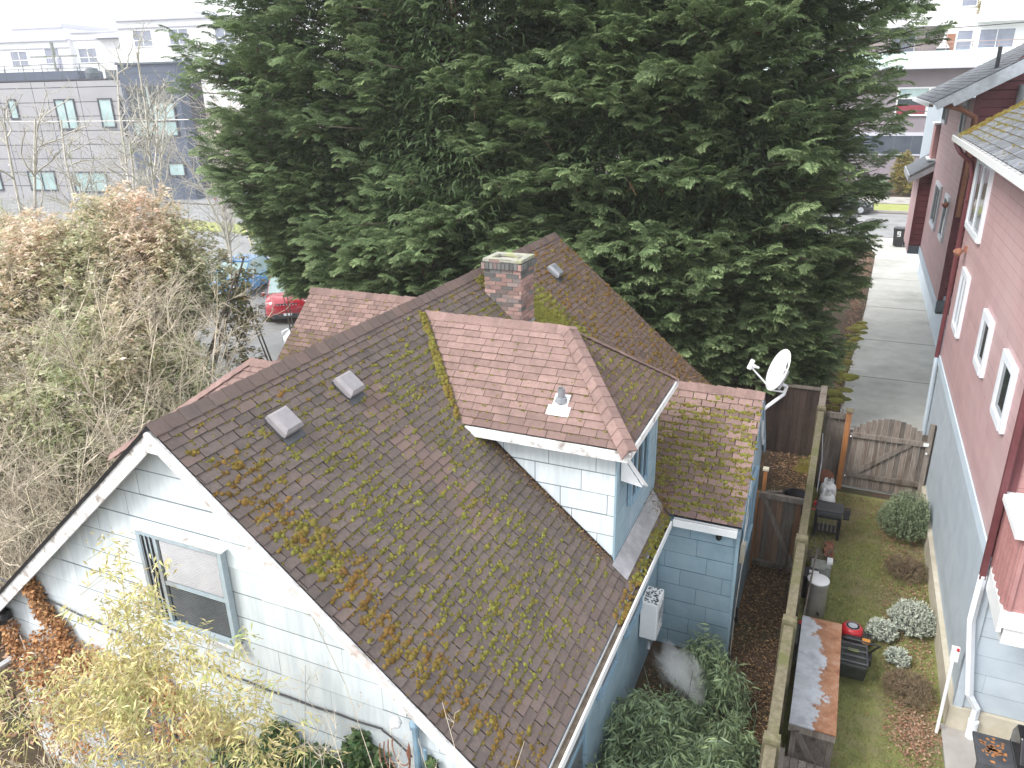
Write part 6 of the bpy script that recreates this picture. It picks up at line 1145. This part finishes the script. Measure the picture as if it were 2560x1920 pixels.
# creeper and ivy on the gable wall
def creeper(name, label, m, pts, L, W, seed, cat='creeper'):
    r_ = np.random.default_rng(seed); T = thing(name, label, cat, tuple(V3(pts[0])*V3((1, 1, 0))), 0); C_ = np.array(pts, float); n = len(C_); Vt, F = leaves(C_, r_.uniform(0, 6.28, n), r_.uniform(-1.2, .6, n), L*r_.uniform(.5, 1.2, n), W*r_.uniform(.6, 1.2, n)); npobj('leaves', Vt, F, m, T, np.clip(r_.normal(.3, .3, n), 0, 1), r_.random(n)); return T
def wall_blob(lst, n, off=.10, y=4.58):
    out = []
    for _ in range(n):
        x, z, rx, rz_, sl = random.choice(lst); a = rnd(0, 6.28); r = math.sqrt(random.random()); px, pz = x+math.cos(a)*rx*r, z+math.sin(a)*rz_*r+sl*(math.cos(a)*rx*r)
        if px < -9.28: px = -9.28+rnd(0, .1)
        out.append((px, y-rnd(.01, off), pz))
    return out
T = creeper('dead_creeper', 'dry rust brown creeper climbing the left part of the pale gable', 'dead_leaf', wall_blob([(-8.32, 3.1, .10, .18, -.4), (-8.25, 2.85, .13, .2, -.5), (-8.05, 2.6, .18, .2, -.5), (-9.05, 2.15, .14, .3, 0), (-8.85, 1.7, .35, .3, 0), (-8.4, 1.9, .5, .35, 0), (-7.9, 2.25, .4, .25, 0), (-8.6, 1.4, .6, .5, 0), (-8.2, 1.0, .8, .6, 0), (-8.7, .8, .5, .6, 0), (-7.2, 2.2, .5, .3, -.3), (-6.6, 1.9, .5, .35, -.3), (-8.3, 2.25, .4, .2, 0), (-7.8, 1.6, .6, .5, 0), (-6.9, 1.5, .6, .5, 0), (-5.9, 2.0, .6, .25, -.2), (-6.5, 2.3, .4, .2, -.3), (-6.3, 1.1, .6, .5, 0), (-5.6, 1.75, .5, .06, -.1)], 10000, .14), .055, .04, 61)
w = MB()
for i in range(40): x = rnd(-9.1, -5.4); w.tube([(x, 4.5, 0), (x+rnd(-.3, .3), 4.5, rnd(.6, 1.3)), (x+rnd(-.5, .5), 4.52, rnd(1.3, 2.6))], .006, 4)
obj('stems', w, 'twig', T)
T = creeper('ivy', 'dark green ivy at the foot of the pale gable wall', 'ivy', wall_blob([(-4.75, 2.1, .25, .35, 0), (-4.7, 1.8, .5, .3, 0), (-5.3, 1.7, .4, .25, 0), (-4.2, 2.0, .35, .3, 0), (-3.6, 2.2, .25, .35, 0), (-3.3, 1.9, .4, .35, 0), (-3.75, 2.55, .10, .14, 0), (-2.95, 2.35, .08, .3, 0), (-4.2, 1.2, 1.2, .6, 0)], 6500, .22), .075, .065, 62, 'ivy')
w = MB()
for i in range(12): x = rnd(-5.2, -3); w.tube([(x, 4.5, 0), (x+rnd(-.3, .3), 4.52, 1), (x+rnd(-.5, .5), 4.54, 2)], .008, 4)
obj('stems', w, 'bark', T)
# bare stalks in front of the lower gable
for (x, y, h, r, sd, n_s, lb) in ((-2.35, 3.75, 4.5, .35, 71, 9, 'bare pale stalks poking up in front of the lower roof corner'), (-3.3, 3.7, 3.9, .5, 72, 9, 'thin bare stalks in front of the ivy'), (-4.3, 3.4, 3.5, .7, 73, 14, 'thicket of thin bare stalks at the bottom of the picture'), (-5.6, 3.2, 3.2, .8, 74, 14, 'thin bare stalks among the yellow bamboo')):
    shrub('bare_stalks', lb, 'shrub', x, y, h, r, sd, n_s, 8, 3, 2, group='bare stalks below the pale gable', r0=.007, spread=.3, curl=.3, m='twig', tw=.0022)
# garden plants along the pink house
def spiky(name, label, m, x, y, R_, Ht, n, L, W, seed, up=(.5, 1.45)):
    r_ = np.random.default_rng(seed); T = thing(name, label, 'plant', (x, y, 0)); w = MB()
    for i in range(14): a = i*.45; w.tube([(x, y, 0), (x+R_*.6*math.cos(a), y+R_*.6*math.sin(a), Ht*.6)], [.012, .004], 4)
    obj('stems', w, 'bark', T); ns = n//18; a = r_.random(ns)*6.28; rr = np.sqrt(r_.random(ns))*R_; base = np.stack([x+rr*np.cos(a)*.75, y+rr*np.sin(a)*.75, np.zeros(ns)+Ht*.15], 1); tip = np.stack([x+rr*np.cos(a)*1.15, y+rr*np.sin(a)*1.15, Ht*np.sqrt(np.clip(1.08-(rr/R_)**2, .05, 1))*r_.uniform(.8, 1.1, ns)], 1)
    i = np.repeat(np.arange(ns), 18); t = r_.random(len(i))**.6; P = base[i]+(tip[i]-base[i])*t[:, None]; P[:, 0] = np.minimum(P[:, 0], 2.10); Vt, F = leaves(P, r_.random(len(i))*6.28, r_.uniform(*up, len(i)), L*r_.uniform(.6, 1.2, len(i)), W); npobj('foliage', Vt, F, m, T, np.clip(t*.8+r_.normal(0, .2, len(i)), 0, 1), .5*r_.random(ns)[i]+.5*r_.random(len(i)))
spiky('rosemary', 'dark green needle leaved bush at the pale blue wall by the gate', 'rosemary', 1.78, 15.0, .50, .95, 16000, .055, .012, 81)
spiky('lavender', 'silvery grey bush against the cream foundation', 'silver', 1.78, 12.0, .34, .5, 9000, .05, .016, 82, (.2, 1.3)); spiky('lavender', 'low silver leaved tufts at the edge of the lawn', 'silver', 1.32, 11.6, .22, .32, 4200, .045, .02, 83, (.2, 1.2)); spiky('lavender', 'smallest silver tuft nearest the camera in the bed', 'silver', 1.55, 11.05, .18, .24, 2600, .04, .02, 84, (.2, 1.2))
spiky('dry_bush', 'brown dried low bush between the dark bush and the silver one', 'dry_twig', 1.75, 13.6, .34, .4, 5000, .07, .006, 85, (.0, 1.4)); spiky('dry_bush', 'brown dried bush in the bed near the white leaning pole', 'dry_twig', 1.66, 10.35, .34, .34, 6500, .06, .006, 86, (.0, 1.4))
# lawn grass, leaves, yard litter
n = 80000; P = np.stack([rng.uniform(.05, 2.1, n), rng.uniform(5.5, 16.4, n), np.full(n, .005)], 1); dn = .5+.5*np.sin(P[:, 0]*2.3+1.2*np.sin(P[:, 1]*1.1))*np.sin(P[:, 1]*1.7+P[:, 0]); kp = rng.random(n) < .25+.75*dn*np.where(P[:, 0] > 1.55, .45, 1)*np.where(P[:, 1] > 14.3, .5, 1); P = P[kp]; n = len(P)
Vt, F = leaves(P, rng.uniform(0, 6.28, n), rng.uniform(.5, 1.4, n), rng.uniform(.03, .07, n), .007); o = npobj('grass', Vt, F, 'grass', None, np.clip(rng.normal(.3, .3, n), 0, 1), rng.random(n), kind='stuff', label='patchy mossy grass of the narrow lawn', cat='grass')
pts = [(rnd(.05, 2.1), 16.4-abs(random.gauss(0, 1.2)), rnd(.01, .03)) for _ in range(1700)]+[(rnd(1.35, 2.08), rnd(9.4, 15.5), rnd(.01, .04)) for _ in range(2600)]+[(1.72+random.gauss(0, .16), 9.6+random.gauss(0, .35), rnd(.01, .05)) for _ in range(1300)]+[(rnd(.1, 1.5), rnd(6, 15), .015) for _ in range(350)]
litter('fallen_leaves', None, pts, .045, .022, 'pale_leaf', label='brown fallen leaves over the lawn and the bed', cat='leaves')
pts = [(rnd(-.92, -.12), rnd(5, 18), rnd(.005, .04)) for _ in range(9000)]+[(rnd(-2.0, -.15), rnd(5, 9.8), rnd(.005, .03)) for _ in range(3000)]
litter('fallen_leaves', None, pts, .05, .02, 'litter', label='dark brown litter covering the side yard path', cat='leaves')
pts = [(rnd(-17, -9.6), rnd(2, 13), rnd(.005, .04)) for _ in range(9000)]
litter('fallen_leaves', None, pts, .09, .05, 'pale_leaf', label='pale fallen leaves under the bare shrubs on the left', cat='leaves')
pts = [(.22+max(0, y-17)*.04+random.gauss(-.22, .16), y, rnd(.012, .03)) for y in [rnd(16.9, 45) for _ in range(3500)]]+[(rnd(-3.5, .5), rnd(17, 27), rnd(.005, .03)) for _ in range(5000)]
litter('fallen_leaves', None, pts, .07, .03, 'pale_leaf', label='rusty fallen leaves and needles along the left driveway edge', cat='leaves')
mb = MB()
for i in range(90): y = rnd(17, 31); x = .12+(y-17)*.065+random.gauss(-.22, .12); R, F, v_, w_ = dome(V3((x, y, .0)), Z_, rnd(.08, .3), rnd(.03, .08), rnd(0, .4), rnd(.2, 1)); mb.add(R, F, v_, w_)
tag(obj('moss', mb, 'moss', smooth=True), 'yellow green moss cushions at the driveway edge', 'moss', kind='stuff')

# ================================================================== HAZE
hz = bpy.data.materials.new('haze'); hz.use_nodes = True; q = hz.node_tree; q.nodes.remove(q.nodes['Principled BSDF']); hv = q.nodes.new('ShaderNodeVolumePrincipled'); hv.inputs['Density'].default_value = .0008; hv.inputs['Color'].default_value = (.97, .98, 1, 1); hv.inputs['Anisotropy'].default_value = .2
q.links.new(hv.outputs[0], q.nodes['Material Output'].inputs['Volume']); M['haze'] = hz
g = MB(); g.box(-1000, 1000, -400, 1600, -2, 24); obj('haze', g, 'haze', kind='stuff')
